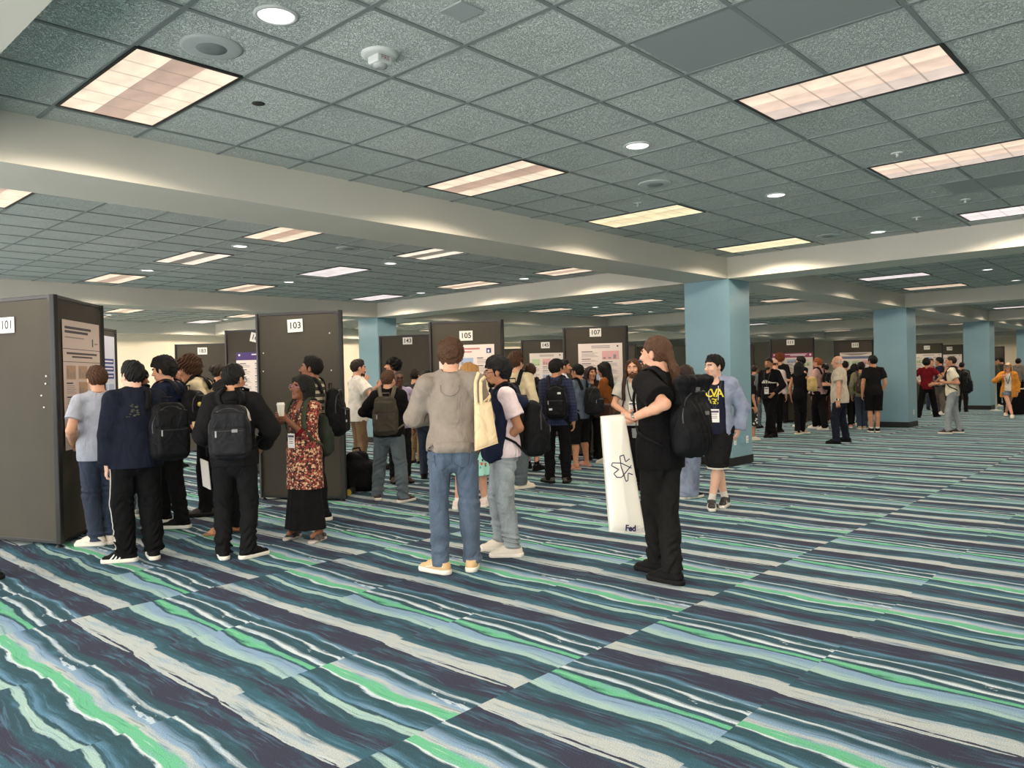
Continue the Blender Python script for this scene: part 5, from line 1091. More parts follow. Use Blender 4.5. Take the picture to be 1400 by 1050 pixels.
# ---- in front of board 103
KURTA = print_mat('kurta', (44, 26, 22), [(150, 54, 46), (206, 160, 124), (120, 40, 38), (214, 178, 140), (166, 84, 66)], 52., .55)
P = person(bare=2, label='person in a red and cream printed tunic and black wide trousers holding a white cup', feet=[(402, 735, 10), (436, 739, 10)], top=512, heading=-138, female=True, hair=('bob', 'black', .008, 0, -.17), skin='brown', vox=V1, head=(-18, -4, 4), fat=1.05, armL=dict(px=(391, 573, -.16), e=(.6, .6, -.6), fd=(-.15, -.75, .45), pn=(-.8, -.1, .3), curl=.75), armR=dict(px=(381, 578, .12), e=(-.6, .6, -.6), fd=(.3, -.8, .35), pn=(.8, 0, .2), curl=.7)); eyes(P); glasses(P, mat('pink frame', (170, 110, 130), .3), .025)
skirt(P, BLACK, .12, .14, .25, waist=.95, name='wide_trousers', fold=.008); top_garment(P, KURTA, sleeve='roll', off=.016, hem=.56, hemr=.2, loose=1.05, seed=17, name='tunic', fold=.006, nz=1.44); shoes(P, mat('sandal dark', (52, 46, 46), .6), mat('sandal sole', (190, 180, 170), .6), kind='sandal'); lanyard(P, LAN, SLEEVE, drop=1.13, side=-.03)
for i in (0, 1):
    d = unit(P.wr[i] - P.el[i]); k = MB(); e = P.el[i] + d * .07 * P.S; k.tube([e - d * .012, e + d * .014], [.062, .058], 16); k.build('sleeve_band', cloth('deep red', (120, 26, 28)), P.shirt_ob)
cup(P, 0, 'white lidded coffee cup held up by the person in the printed tunic', at=P.px(384, 560, -.2))
backpack(P, 'dark green backpack on the back of the printed tunic', cloth('green nylon', (44, 50, 42)), w=.28, h=.46, d=.15, z=1.1, strap_mat=cloth('green strap', (62, 66, 52)))
P = person('tall person in a striped knit top with a black backpack behind the printed tunic', feet=[(424, 704, 0), (440, 711, 0)], top=486, heading=-72, hair=('short', 'black', .006), skin='brown', vox=V1, head=(0, -6, 0), armL=dict(h=(.12, -.3, 1.1)), armR=dict(h=(-.12, -.3, 1.1))); beard(P, 'black', .006)
pants(P, BLACK2, seed=18); top_garment(P, stripe_mat('knit', (64, 58, 46), (206, 196, 170), 14., .45), sleeve='short', off=.016, hem=.87, collar=True, seed=19, name='polo_shirt'); shoes(P, SB, SOLEW); backpack(P, 'black backpack with a white ring mark, in front of board 103', NYL, NYL, w=.30, h=.52, d=.17, z=1.16, buckle=(mat('white mark', (200, 200, 200), .4), [(.06, -.1)]))
# ---- between boards 103 and 105
P = person('person in a white tee and tan trousers raising food to the mouth', at=(492, 650), top=491, heading=72, hair=('short', 'dark', .004), skin='fair', vox=V1, head=(0, 2, 0), armR=dict(px=(498, 523, -.16), e=(-.4, .5, -.8), fd=(0, -.5, .8), pn=(.4, -.2, .3), curl=.9), armL=dict(h=(.06, -.34, 1.34), e=(.5, .4, -.8), fd=(0, -.6, .7), curl=.9)); beard(P, 'dark', .003); eyes(P)
pants(P, DKHAKI, seed=20); top_garment(P, WHITE, sleeve='short', sr=(.07, .08), slen=.235, off=.018, hem=.83, loose=1.08, seed=21, name='tee_shirt'); shoes(P, SW, SOLEW); lanyard(P, LAN)
p = onz(493, 671, 0); r = empty('backpack', tuple(p), .3); tag(r, 'black backpack standing on the carpet beside board 103', 'backpack'); G = Grid((-.3, -.25, -.02), (.3, .25, .62), .009); G.box((0, 0, .2), (.23, .15, .2), .1); G.box((-.03, .02, .36), (.15, .11, .17), .09, k=.06); G.disp(folds(8, .012, 12.), .05); G.cut((0, 0, .004), (0, 0, -1.)); G.obj('pack_body', NYL, r); b = MB(); b.tube([(-.1, 0, .5), (-.09, .02, .57), (0, .02, .58), (.02, .0, .5)], .012); b.build('haul_loop', NYL, r)
p = onz(506, 664, 0); r = empty('paper_cup', tuple(p)); tag(r, 'brown-banded paper cup standing on the carpet by the black backpack', 'cup'); m = MB(); m.lathe([(.028, 0), (.037, .1)], 18); m.build('cup_body', mat('cup brown', (120, 92, 72), .6), r); m = MB(); m.lathe([(.039, .1), (.039, .112), (.03, .118)], 18); m.build('lid', mat('cup lid', (236, 230, 222), .35), r)
P = person('person in a black jumper and slate jeans with an olive-grey backpack', feet=[(516, 683, 15), (553, 686, -45)], top=505, heading=8, hair=('short', 'chestnut', .002), skin='fair', vox=V1, head=(-18, 4, 0), fat=1.12, armL=dict(h=(.2, -.32, 1.14), e=(.95, .4, -.3)), armR=dict(h=(-.16, -.28, 1.14)))
pants(P, JG, r=(.102, .082, .072), seed=22, stack=.013, fold=.012); top_garment(P, BLACK, sleeve='long', off=.02, hem=.88, seed=23, name='jumper'); shoes(P, mat('shoe maroon', (58, 40, 40), .6), SOLEW); backpack(P, 'olive-grey two-pocket backpack on a black jumper', NYLO, cloth('olive dark', (58, 53, 45), rough=.6), w=.32, h=.50, d=.17, z=1.17, kind='two', strap_mat=cloth('olive strap', (104, 98, 84)))
P = person('dark curly-haired person seen in profile before board 143', at=(541, 640), top=489, heading=-80, hair=('curly', 'black', -.014), skin='tan', vox=V2, head=(0, -8, 0)); beard(P, 'black', .004); pants(P, JD); top_garment(P, cloth('dusk', (70, 66, 74)), sleeve='long', off=.016); shoes(P, SB, SOLEB)
P = person('person facing the camera in a lilac shirt, behind the olive-grey backpack', at=(548, 660), top=506, heading=165, hair=('buzz', 'black'), skin='dark', vox=V2, armR=dict(h=(-.1, -.3, 1.3), e=(-.7, .3, -.6))); glasses(P); pants(P, BLACK2); top_garment(P, cloth('lilac', (156, 146, 172)), sleeve='short', off=.016, collar=True); shoes(P, SBR, SOLEB)
P = person('black-haired person in a dark green jacket and navy jeans, left of the grey sweater', feet=[(580, 654, 10), (594, 657, -10)], top=506, heading=14, hair=('short', 'black', .004), skin='tan', vox=V2, armR=dict(h=(-.1, -.3, 1.12))); pants(P, JD, seed=24); top_garment(P, WHITE, sleeve='none', off=.012, hem=1.3, neck=.058, name='white_collar', fold=0); top_garment(P, cloth('bottle', (40, 44, 38)), sleeve='long', off=.024, hem=.88, collar=True, seed=25, name='jacket'); shoes(P, SB, SOLEB)
P = person('person in khaki trousers and black boots, mostly hidden left of the grey sweater', at=(570, 633), H=1.66, heading=30, hair=('short', 'dark'), skin='fair', vox=V2); pants(P, KHAKI, r=(.1, .085, .08), seed=26); top_garment(P, CHAR, sleeve='long', off=.016); shoes(P, SB, SOLEB, kind='boot')
# ---- foreground pair
SWT = cloth('marl grey', (140, 129, 119), var=.12)
P = person('tall person in a marl grey sweater and blue jeans, back to the camera', feet=[(600, 783, 52), (646, 778, -4)], top=462, heading=4, hair=('messy', 'chestnut', .0), skin='fair', vox=V1, head=(0, 10, 0), fat=1.0, shw=1.06, armL=dict(h=(.10, -.27, 1.16), e=(.95, .55, -.3)), armR=dict(h=(-.08, -.30, 1.18), e=(-.75, .65, -.5)))
pants(P, JB, r=(.092, .072, .064), hem=.06, seed=27, stack=.014, fold=.013, waist=1.02); top_garment(P, SWT, sleeve='long', off=.024, hem=.93, sr=(.062, .046), seed=28, name='sweater', fold=.014, ff=13., loose=1.04, cuff=SWT)
b = MB(); n = 40; A = np.array([P.T(.16 * math.cos(a), .16 * math.sin(a), .955) for a in np.linspace(0, 2 * PI, n + 1)[:-1]]); q, N = P.shirt.snap(A, .002, 14)
b = MB(); b.ribbon(q, N, .085, .004, closed=True); b.build('waistband', SWT, P.shirt_ob)
A = np.array([P.T(.105 * math.sin(t), .2, 1.44 - .10 * math.cos(t)) for t in np.linspace(-1.5, 1.5, 24)]); q, N = P.shirt.snap(A, .0005, 14); b = MB(); b.ribbon(q, N, .005, .002); b.build('neck_seam', cloth('marl dark', (112, 106, 100)), P.shirt_ob)
lanyard(P, LAN); shoes(P, ST, SOLEW, stripe=None)
for i, sg in ((0, 1), (1, -1)):
    f_, yw_, _ = P.foot[i]; yr_ = math.radians(yw_); fw_ = np.array([math.sin(yr_), -math.cos(yr_), 0]); sd_ = np.array([math.cos(yr_), math.sin(yr_), 0])
    for e_ in (-1, 1):
        b = MB(); pth = [f_ + fw_ * (a - .02) * P.S + sd_ * e_ * w_ * P.S + np.array([0, 0, z * P.S]) for a, w_, z in ((-.06, .039, .06), (-.02, .048, .075), (.03, .0505, .066), (.07, .0475, .05), (.11, .046, .046))]; b.ribbon(pth, [sd_ * e_] * 5, .008, .003); b.build('side_wave', SOLEW, P.root)
for sg in (1, -1):
    A = np.array([P.T(sg * (.085 + x), .2, z) for x, z in ((-.068, .895), (-.062, .80), (0, .755), (.062, .80), (.068, .895))]); q, N = P.pants.snap(A, .0006, 16); b = MB(); b.ribbon(q, N, .006, .002); b.build('pocket_seam', jeans('seam', (62, 76, 94)), P.pants_ob)
A = np.array([P.T(0, .2, z) for z in np.linspace(.95, .80, 8)]); q, N = P.pants.snap(A, .0005, 16); b = MB(); b.ribbon(q, N, .005, .002); b.build('back_seam', jeans('seam', (62, 76, 94)), P.pants_ob)
TOTE = cloth('canvas', (228, 204, 164), var=.08); r = empty('tote_bag', tuple(P.world + P.R @ P.px(662, 614, -.2)), P.phi); tag(r, 'cream canvas tote bag hanging from the right shoulder of the grey sweater', 'bag'); off = P.px(662, 614, -.2)
C = [P.px(648, 551, -.17), P.px(671, 549, -.10), P.px(681, 606, -.14), P.px(649, 617, -.24)]; pillow('bag_body', C, .03, TOTE, r, off, fold=.006, seed=4)
for dx, dd in ((651, -.17), (658, -.15)):
    A = [P.px(dx, 553, dd - .02), P.px(dx - 1, 535, dd + .0), P.px(dx - 1, 522, dd + .04), P.px(dx + 1, 516, .01), P.px(dx + 5, 519, .10), P.px(dx + 9, 535, .12), P.px(dx + 10, 552, -.06)]; t = np.linspace(0, 6, 36); A = np.stack([np.interp(t, np.arange(7), np.array(A)[:, j]) for j in range(3)], 1)
    for _ in range(3): A[1:-1] = (A[:-2] + 2 * A[1:-1] + A[2:]) / 4
    q = A.copy(); dn = P.shirt.near(A); g = P.shirt.grad(A); mvv = np.clip(.006 - dn, 0, .06); q = A + g * mvv[:, None]; N = np.where((dn < .03)[:, None], g, np.array([0, 1., 0])); b = MB(); b.ribbon(q - off, N, .026, .003); b.build('strap', TOTE, r)
P = person('person in glasses and pale jeans with a navy hoodie draped on the shoulders', feet=[(698, 761, -12), (683, 752, -10)], top=487, heading=-102, hair=('messy', 'black', .002), skin='olive', vox=V1, head=(-20, 6, 0), armL=dict(px=(680, 607, -.06), e=(.6, .9, 0), fd=(-.1, -.55, -.8), pn=(-1, 0, .1), curl=.7), armR=dict(h=(-.16, -.2, .92))); eyes(P); glasses(P, None, .023); beard(P, 'black', .003)
pants(P, JL, r=(.092, .078, .068), hem=.08, seed=29, stack=.014, fold=.013); top_garment(P, cloth('pale pink', (224, 206, 208)), sleeve='short', sr=(.062, .068), off=.02, hem=.88, loose=1.08, fold=.006, seed=30, name='tee_shirt'); shoes(P, SW, SOLEW)
G = Grid(P.T(0, 0, 1.2) - [.4, .4, .42], P.T(0, 0, 1.2) + [.4, .4, .45], .008); T = P.T; S = P.S
for a, b_, r1, r2 in (((.15, -.02, 1.44), (.02, .10, 1.455), .05, .055), ((.02, .10, 1.455), (-.15, .0, 1.44), .055, .05), ((.17, .03, 1.40), (.08, .16, 1.36), .06, .065), ((.08, .16, 1.36), (-.12, .12, 1.38), .06, .05), ((.085, .02, 1.475), (.07, -.07, 1.44), .045, .045)): G.cap(T(*a), T(*b_), r1 * S, r2 * S, .03)
for sg in (1, -1): G.cap(T(sg * .11, -.06, 1.42), T(sg * .085, -.125, 1.24), .07 * S, .09 * S, .03, P.fr, 1.6); G.cap(T(sg * .085, -.125, 1.24), T(sg * .075, -.125, .92), .09 * S, .095 * S, .03, P.fr, 1.6)
G.cap(T(.17, .0, 1.42), T(.145, -.05, 1.2), .05 * S, .06 * S, .03); G.cap(T(.145, -.05, 1.2), T(.13, -.07, .93), .06 * S, .075 * S, .03)
G.disp(folds(31, .010, 14.), .05); G.cap(P.nb + P.up * .03, P.nt + P.up * .12, .066 * S, .07 * S, .01, op='s'); G.obj('draped_hoodie', NAVY, P.root); P.shirt.d  # drape
backpack(P, 'rounded black backpack under the draped navy hoodie', NYL, NYL, w=.31, h=.50, d=.19, z=1.12, buckle=(mat('blue tag', (110, 150, 190), .5), [(.02, -.02)]))
MINT = print_mat('mint', (150, 206, 190), [(40, 60, 56), (196, 90, 70), (150, 206, 190), (90, 150, 140), (228, 226, 210), (150, 206, 190)], 26., .42)
P = person(bare=True, label='long-haired person in a mint floral dress behind the grey sweater', feet=[(627, 695, 15), (664, 692, 10)], top=495, heading=40, female=True, hair=('long', 'blond', .004, 0, -.22), skin='fair', vox=V1); top_garment(P, MINT, sleeve='short', off=.014, hem=.90, seed=32, name='dress_top'); skirt(P, MINT, .40, .15, .27, waist=.99, name='dress_skirt'); shoes(P, mat('shoe pinkish', (228, 206, 198), .6), SOLEW, sock=WHITE)
P = person('person in a cream sweater and jeans behind the draped navy hoodie', feet=[(703, 664, 0), (714, 668, -50)], top=481, heading=14, hair=('messy', 'brown', .006), skin='fair', vox=V2, head=(-20, 4, 0)); pants(P, JG, r=(.1, .085, .08), seed=33); top_garment(P, CREAM, sleeve='long', off=.024, hem=.86, seed=34, name='sweater', loose=1.05); shoes(P, SW, SOLEW); backpack(P, 'small black backpack on the cream sweater', NYL, NYL, w=.24, h=.36, d=.12, z=1.2, group=None)
# ---- in front of boards 145 and 107
P = person(bare=True, label='short-haired person in black with patterned shorts before board 145', feet=[(722, 640, 10), (735, 643, -40)], top=496, heading=-8, hair=('short', 'brown', .002), skin='fair', vox=V2); pants(P, print_mat('shorts', (210, 206, 198), [(40, 40, 42), (210, 206, 198), (120, 118, 116)], 30., .5), r=(.1, .09, .09), hem=.50, name='shorts', seed=35); top_garment(P, BLACK, sleeve='long', off=.018, hem=.88, seed=36, name='jacket', collar=True); shoes(P, SB, SOLEB, sock=BLACK); lanyard(P, LAN); backpack(P, 'plain black backpack of the person in patterned shorts', NYL, NYL, w=.3, h=.46, d=.18, z=1.18)
P = person('person in a navy plaid shirt and black trousers with a black backpack', feet=[(751, 660, 45), (775, 660, -5)], top=491, heading=10, hair=('short', 'black', .008), skin='tan', vox=V1, head=(-20, 3, 0), armL=dict(px=(746, 590, -.02), e=(.8, .7, 0))); pants(P, TRK, r=(.096, .08, .07), seed=37); top_garment(P, plaid_mat('navy', (38, 46, 78), (20, 24, 42), (66, 78, 116), 22.), sleeve='long', off=.02, hem=.83, collar=True, seed=38, name='plaid_shirt'); shoes(P, mat('shoe taupe', (66, 60, 54), .6), SOLEB); backpack(P, 'black backpack with two white marks on the plaid shirt', NYL, NYL2, w=.31, h=.47, d=.18, z=1.17, kind='two', sx=-.05, buckle=(mat('white mark', (200, 200, 200), .4), [(-.06, .12), (.06, -.1)]))
P = person(bare=2, label='person in glasses, a blue-grey tee, black shorts and flip-flops', feet=[(786, 642, 10), (801, 637, 5)], top=496, heading=-48, hair=('short', 'black', .003), skin='tan', vox=V1, fat=1.06, armL=dict(h=(.1, -.3, 1.1)), armR=dict(h=(-.1, -.3, 1.12))); glasses(P); pants(P, BLACK, r=(.11, .1, .11), hem=.42, name='shorts', seed=39); top_garment(P, cloth('steel tee', (100, 112, 128)), sleeve='short', off=.016, hem=.85, seed=40, name='tee_shirt'); shoes(P, mat('sandal pink', (190, 130, 116), .6), mat('sandal pink sole', (206, 160, 148), .6), kind='slide'); backpack(P, 'black backpack of the person in flip-flops', NYL2, NYL, w=.30, h=.46, d=.2, z=1.15, sx=-.05)
P = person('person in a light patterned shirt, profile half hidden behind the plaid shirt', at=(773, 628), top=491, heading=85, hair=('short', 'black'), skin='tan', vox=V2); pants(P, JD); top_garment(P, print_mat('pale', (196, 200, 206), [(90, 100, 120), (196, 200, 206)], 40., .5), sleeve='short', off=.016, collar=True); shoes(P, SB, SOLEB)
P = person('person with dark hair and dark clothes facing the rust-coloured top', at=(810, 627), top=500, heading=150, female=True, hair=('long', 'dark', 0, 0, -.28), skin='tan', vox=V2, armR=dict(h=(-.06, -.3, 1.14))); pants(P, BLACK); top_garment(P, cloth('coffee', (52, 40, 38)), sleeve='long', off=.016); shoes(P, SB, SOLEB)
P = person(bare=True, label='person in a rust-coloured top and wide black trousers with a brown bag', feet=[(833, 631, 0), (829, 634, 0)], top=494, heading=-72, female=True, hair=('long', 'black', .006, 0, -.28), skin='tan', vox=V1, head=(0, 10, 0), armL=dict(h=(.06, -.32, 1.14), e=(.6, .6, -.6), curl=.8), armR=dict(h=(-.06, -.3, 1.14), curl=.8)); skirt(P, BLACK, .07, .14, .19, waist=.98, name='wide_trousers', fold=.008); top_garment(P, cloth('rust', (140, 82, 40)), sleeve='long', off=.018, hem=.88, seed=41, name='top'); shoes(P, SW, SOLEW)
slab(P, 0, 'dark phone held by the person in the rust-coloured top', (.075, .15, .009), mat('phone', (18, 18, 20), .2), 'phone', 'phone')
c = P.T(.14, .02, .93); r = empty('shoulder_bag', tuple(P.world + P.R @ (c - [0, 0, .12])), P.phi); tag(r, 'brown shoulder bag at the hip of the rust-coloured top', 'bag'); G = Grid((-.25, -.25, -.05), (.25, .25, .4), .009); G.box((.07, 0, .12), (.06, .16, .12), .04); G.disp(folds(3, .006, 14.)); G.obj('bag_body', mat('brown leather', (74, 46, 34), .45), r); b = MB(); b.tube([(.06, .12, .22), (.06, .06, .32), (.06, -.06, .32), (.06, -.12, .22)], .008); b.build('handle', mat('brown leather', (74, 46, 34), .45), r)
RING = cloth('ash tee', (176, 172, 164))
P = person('long-haired bearded person in an ash ringer tee facing the camera', feet=[(862, 668, 8), (877, 668, -8)], top=489, heading=188, hair=('bob', 'brown', -.008, 0, -.14), skin='fair', vox=V1, head=(0, 4, 0), armR=dict(px=(858, 566, -.14), e=(-.9, .3, -.2), fd=(.7, -.3, .0), pn=(.2, .9, 0), curl=.8), armL=dict(h=(.1, -.26, 1.06))); eyes(P); beard(P, 'brown', .010)
pants(P, BLACK, seed=42); top_garment(P, RING, sleeve='short', off=.014, hem=.86, seed=43, name='ringer_tee'); shoes(P, SB, SOLEB); lanyard(P, LAN, SLEEVE, drop=1.16)
for i in (0, 1):
    d = unit(P.el[i] - P.sh[i]); e = P.sh[i] + d * .19 * P.S; k = MB(); k.tube([e - d * .012, e + d * .002], [.081, .08], 18); k.build('sleeve_trim', BLACK, P.shirt_ob)
backpack(P, 'dark backpack worn by the bearded person in the ringer tee', NYL, NYL, w=.27, h=.42, d=.13, z=1.2, strap_mat=cloth('brown strap', (58, 44, 40)))
p = P.px(868, 592, -.24); r = empty('plastic_cup', tuple(P.world + P.R @ p)); tag(r, 'clear plastic cup in front of the ringer tee', 'cup'); m = MB(); m.lathe([(.032, -.06), (.042, .06)], 18); m.build('cup_body', mat('clear plastic', (220, 222, 222), .1, alpha=.7), r)
# ---- the man with the roll-top pack and his tube bag
P = person('ponytailed bearded person in a black tee and black jeans carrying a white tube bag', feet=[(897, 783, 4), (916, 797, 4)], top=458, heading=-52, hair=('pony', 'chestnut', .002, 0, [(0, .118, .0), (-.02, .14, -.10), (-.03, .15, -.20), (-.05, .14, -.30)]), skin='fair', vox=V1, head=(8, 0, 0), fat=1.04, armL=dict(px=(866, 571, -.22), e=(.4, .85, -.55), fd=(-.1, -.96, .22), pn=(-.2, -.25, -.95), curl=.75), armR=dict(h=(-.12, -.34, 1.14))); beard(P, 'brown', .008)
G_ = None; pants(P, cloth('washed black', (30, 29, 28)), r=(.096, .078, .066), hem=.085, seed=44, stack=.014, fold=.012); top_garment(P, BLACK, sleeve='short', sr=(.072, .086), slen=.235, off=.02, hem=.81, seed=45, name='tee_shirt', loose=1.05, fold=.007); shoes(P, SB, SOLEB); watch(P, 0, mat('watch dark', (20, 20, 22), .2), mat('steel', (170, 170, 168), .25, 1.))
backpack(P, 'big black roll-top backpack with side pocket on the ponytailed person', NYL, NYL, w=.31, h=.50, d=.18, z=1.16, kind='roll', sx=-.0, buckle=(mat('grey buckle', (96, 96, 98), .35), [(.02, .21), (-.04, .06)]))
off = P.px(858, 726, -.30); r = empty('tube_bag', tuple(P.world + P.R @ off), P.phi); tag(r, 'long white plastic tube bag with a dark star emblem, held upright', 'bag'); BAGM = mat('white poly', (232, 226, 214), .45, bump=.0)
C = [P.px(821, 569, -.34), P.px(853, 566, -.27), P.px(882, 731, -.28), P.px(833, 727, -.40)]; ob, pt, nrm = pillow('bag_body', C, .05, BAGM, r, off, 40, .006, 7)
sgn = 1 if (P.R @ nrm)[1] < 0 else -1; INKP = mat('emblem ink', (34, 28, 74), .5)
toUV = lambda x, y: ((x - 35) / 205 + (y - 490) * -.00052, (y - 65) / 925)
em = [(230, 408), (195, 432), (180, 378), (150, 388), (158, 470), (196, 585), (212, 575), (214, 518), (252, 530)], [(243, 458), (160, 553), (128, 553), (108, 525), (142, 492), (92, 462), (100, 440), (160, 442), (243, 480)]
for pl in em:
    t = np.linspace(0, len(pl) - 1, len(pl) * 5); xy = np.stack([np.interp(t, np.arange(len(pl)), np.array(pl)[:, j]) for j in (0, 1)], 1); A = []
    for x, y in xy: 
        v = (y - 65) / 925.; xl = 35 + v * 60; xr = 215 + v * 150; u = (x - xl) / (xr - xl); A.append(pt(min(max(u, .02), .98), v, sgn) + nrm * sgn * .001 - off)
    b = MB(); b.ribbon(A, [nrm * sgn] * len(A), .0065, .001); b.build('emblem', INKP, ob)
def text_on(s, size, m, parent, p, right, upv, n, name):
    right = unit(right); n = unit(n); upv = np.cross(n, right); return text(name, s, size, m, parent, Matrix(((right[0], upv[0], n[0], p[0]), (right[1], upv[1], n[1], p[1]), (right[2], upv[2], n[2], p[2]), (0, 0, 0, 1))), .0004, bold=.002)
ex = (C[1] - C[0]); ex = unit(ex - nrm * (ex @ nrm))
for s_, u_, m_ in (('Fed', .52, INKP), ('Ex', .80, mat('pale print', (196, 190, 186), .5))): text_on(s_, .058, m_, ob, pt(u_, .955, sgn) + nrm * sgn * .008 - off, (C[2] - C[3]) * 1., UP, nrm * sgn, 'bag_text')
P = person('dark-haired person in wide grey trousers right behind the roll-top backpack', feet=[(936, 681, 5), (947, 681, -30)], top=498, heading=18, female=True, hair=('bob', 'dark', .004, 0, -.15), skin='tan', vox=V2); pants(P, JW, r=(.094, .086, .1), hem=.03, seed=46); top_garment(P, BLACK, sleeve='long', off=.016, hem=.95, seed=47); shoes(P, SB, SOLEW)
HOOD = cloth('periwinkle grey', (136, 144, 166))
P = person(bare=True, label='person in a blue-grey zip hoodie over a navy tee with yellow letters, and black shorts', feet=[(973, 696, 8), (991, 692, -6)], top=485, heading=188, hair=('short', 'black', .008), skin='pale', vox=V1, head=(-42, 2, 0), armL=dict(px=(1010, 588, -.02), e=(.9, .5, 0), fd=(-.3, -.5, -.8), curl=.7), armR=dict(px=(962, 585, -.06), e=(-.9, .5, 0), fd=(.2, -.5, -.8), curl=.7)); eyes(P)
pants(P, [BLACK2, mat('shorts hem', (214, 208, 196), .7)], r=(.112, .112, .118), hem=.46, name='shorts', seed=48, white_hem=(.022,)); top_garment(P, cloth('tee navy', (32, 34, 50)), sleeve='none', off=.012, hem=.86, seed=49, name='tee_shirt', fold=.004); tee = P.shirt; tob = P.shirt_ob
lanyard(P, LAN, SLEEVE, drop=1.13)
YEL = mat('yellow print', (226, 206, 40), .6)
def chest(s, size, x, z):
    for i, ch in enumerate(s):
        q, N = tee.snap(np.array([P.T(x + i * size * .62, -.2, z)]), .002, 16); n_ = unit(N[0]); text_on(ch, size, YEL, tob, q[0], np.cross(np.array(UP), n_), UP, n_, 'chest_letter')
chest('CVA', .125, -.078, 1.335); chest('GS', .085, -.026, 1.225)
top_garment(P, HOOD, sleeve='long', off=.028, hem=.84, hood=True, opened=.125, seed=50, name='zip_hoodie', fold=.008, sr=(.066, .05), cuff=HOOD); shoes(P, mat('shoe black white', (34, 33, 34), .6), SOLEW, sock=WHITE, stripe=mat('shoe stripe', (230, 226, 218), .5))
for sg in (1, -1): b = MB(); b.tube([P.T(sg * .05, -.155, 1.41), P.T(sg * .055, -.185, 1.33), P.T(sg * .05, -.19, 1.25)], .004, 6); b.build('drawstring', mat('cord cream', (214, 204, 188), .7), P.shirt_ob)
P = person('fair-haired person in teal, glimpsed behind the ponytail', at=(890, 640), top=497, heading=170, hair=('messy', 'brown'), skin='fair', vox=V2); pants(P, JD); top_garment(P, cloth('teal', (88, 116, 124)), sleeve='short', off=.016); shoes(P, SB, SOLEB)
# ---- right-hand groups
P = person('person in a grey jacket at the edge of the near blue column', at=(1033, 585), top=499, heading=25, hair=('short', 'dark'), skin='tan', vox=V3); pants(P, JG); top_garment(P, cloth('lead', (96, 104, 110)), sleeve='long', off=.022); shoes(P, SB, SOLEB)
P = person(bare=True, label='person in a black and white patterned dress cut off by the near blue column', at=(1028, 602), top=512, heading=60, female=True, hair=('bob', 'black'), skin='tan', vox=V3); top_garment(P, BLACK, sleeve='short', off=.014, hem=.9); skirt(P, print_mat('monochrome', (24, 24, 26), [(210, 206, 200), (24, 24, 26), (24, 24, 26)], 22., .5), .38, .15, .22); shoes(P, SW, SOLEW)
P = person('person in a black cardigan wearing a badge, facing the camera near board 111', feet=[(1049, 598, 8), (1058, 598, -10)], top=489, heading=206, hair=('short', 'dark'), skin='olive', vox=V3, armL=dict(h=(.17, -.14, .98), e=(.9, .5, 0))); beard(P, 'dark', .004); pants(P, BLACK, seed=51); top_garment(P, WHITE, sleeve='none', off=.01, hem=1.2, neck=.06, fold=0, name='collar'); top_garment(P, BLACK, sleeve='long', off=.022, hem=.84, seed=52, name='cardigan'); lanyard(P, LAN, SLEEVE, drop=1.1); shoes(P, SB, SOLEB)
P = person('bald person in a pinkish-white shirt and black trousers beside the black cardigan', feet=[(1057, 592, 10), (1066, 591, -10)], top=490, heading=18, hair=('bald', 'brown'), skin='fair', vox=V3, head=(20, 8, 0), armL=dict(h=(.1, -.28, 1.1))); pants(P, BLACK, seed=53); top_garment(P, cloth('blush', (204, 188, 184)), sleeve='long', off=.018, hem=.92, collar=True, seed=54); lanyard(P, LAN); shoes(P, SB, SOLEB)
P = person('person with a mass of auburn curls before the magenta poster', at=(1068, 578), top=483, heading=5, female=True, hair=('curly', 'auburn', -.004), skin='fair', vox=V3); pants(P, BLACK); top_garment(P, BLACK2, sleeve='long', off=.018); shoes(P, SB, SOLEB)
P = person('black-haired person in black with a straw-coloured bag below the magenta poster', feet=[(1091, 594, 0), (1098, 593, -30)], top=494, heading=30, female=True, hair=('bob', 'black'), skin='tan', vox=V3, armR=dict(h=(-.16, -.3, 1.24), e=(-.8, .4, -.4))); pants(P, BLACK); top_garment(P, BLACK, sleeve='none', off=.014); shoes(P, mat('shoe sand', (170, 150, 126), .6), SOLEW); c = P.T(-.31, -.02, 1.2); r = empty('straw_bag', tuple(P.world + P.R @ (c - [0, 0, .17])), P.phi); tag(r, 'straw-coloured bag hugged below the magenta poster', 'bag'); G = Grid((-.25, -.25, -.02), (.25, .25, .42), .014); G.box((0, 0, .18), (.10, .09, .16), .07); G.disp(folds(5, .01, 12.)); G.obj('bag_body', cloth('straw', (196, 168, 112)), r)
P = person('dark-haired person in a navy tee and khaki trousers gesturing by board 111', feet=[(1094, 584, 10), (1100, 582, 0)], top=486, heading=-62, hair=('messy', 'black'), skin='tan', vox=V3, armL=dict(px=(1090, 520, -.3), e=(.6, .5, -.6)), armR=dict(h=(-.1, -.4, 1.15))); pants(P, DKHAKI, seed=55); top_garment(P, DNAVY, sleeve='short', off=.018); shoes(P, SW, SOLEW)
P = person('ginger-haired person in a dusty pink shirt and black trousers', feet=[(1114, 586, 0), (1127, 588, 0)], top=488, heading=-58, hair=('short', 'ginger'), skin='fair', vox=V3, armL=dict(h=(.2, -.12, 1.06), e=(.9, .6, 0))); beard(P, 'ginger', .006); pants(P, BLACK, r=(.1, .085, .075), seed=56); top_garment(P, cloth('dusty pink', (184, 150, 142)), sleeve='long', off=.02, hem=.88, collar=True, seed=57); shoes(P, SW, SOLEW); backpack(P, 'black backpack on the dusty pink shirt', NYL, NYL, w=.28, h=.42, d=.14, z=1.2)
P = person('dark-clothed person right behind the dusty pink shirt', at=(1121, 583), top=500, heading=-30, female=True, hair=('long', 'black'), skin='tan', vox=V3); pants(P, BLACK, r=(.09, .1, .12)); top_garment(P, BLACK, sleeve='long', off=.02); shoes(P, SB, SOLEB)
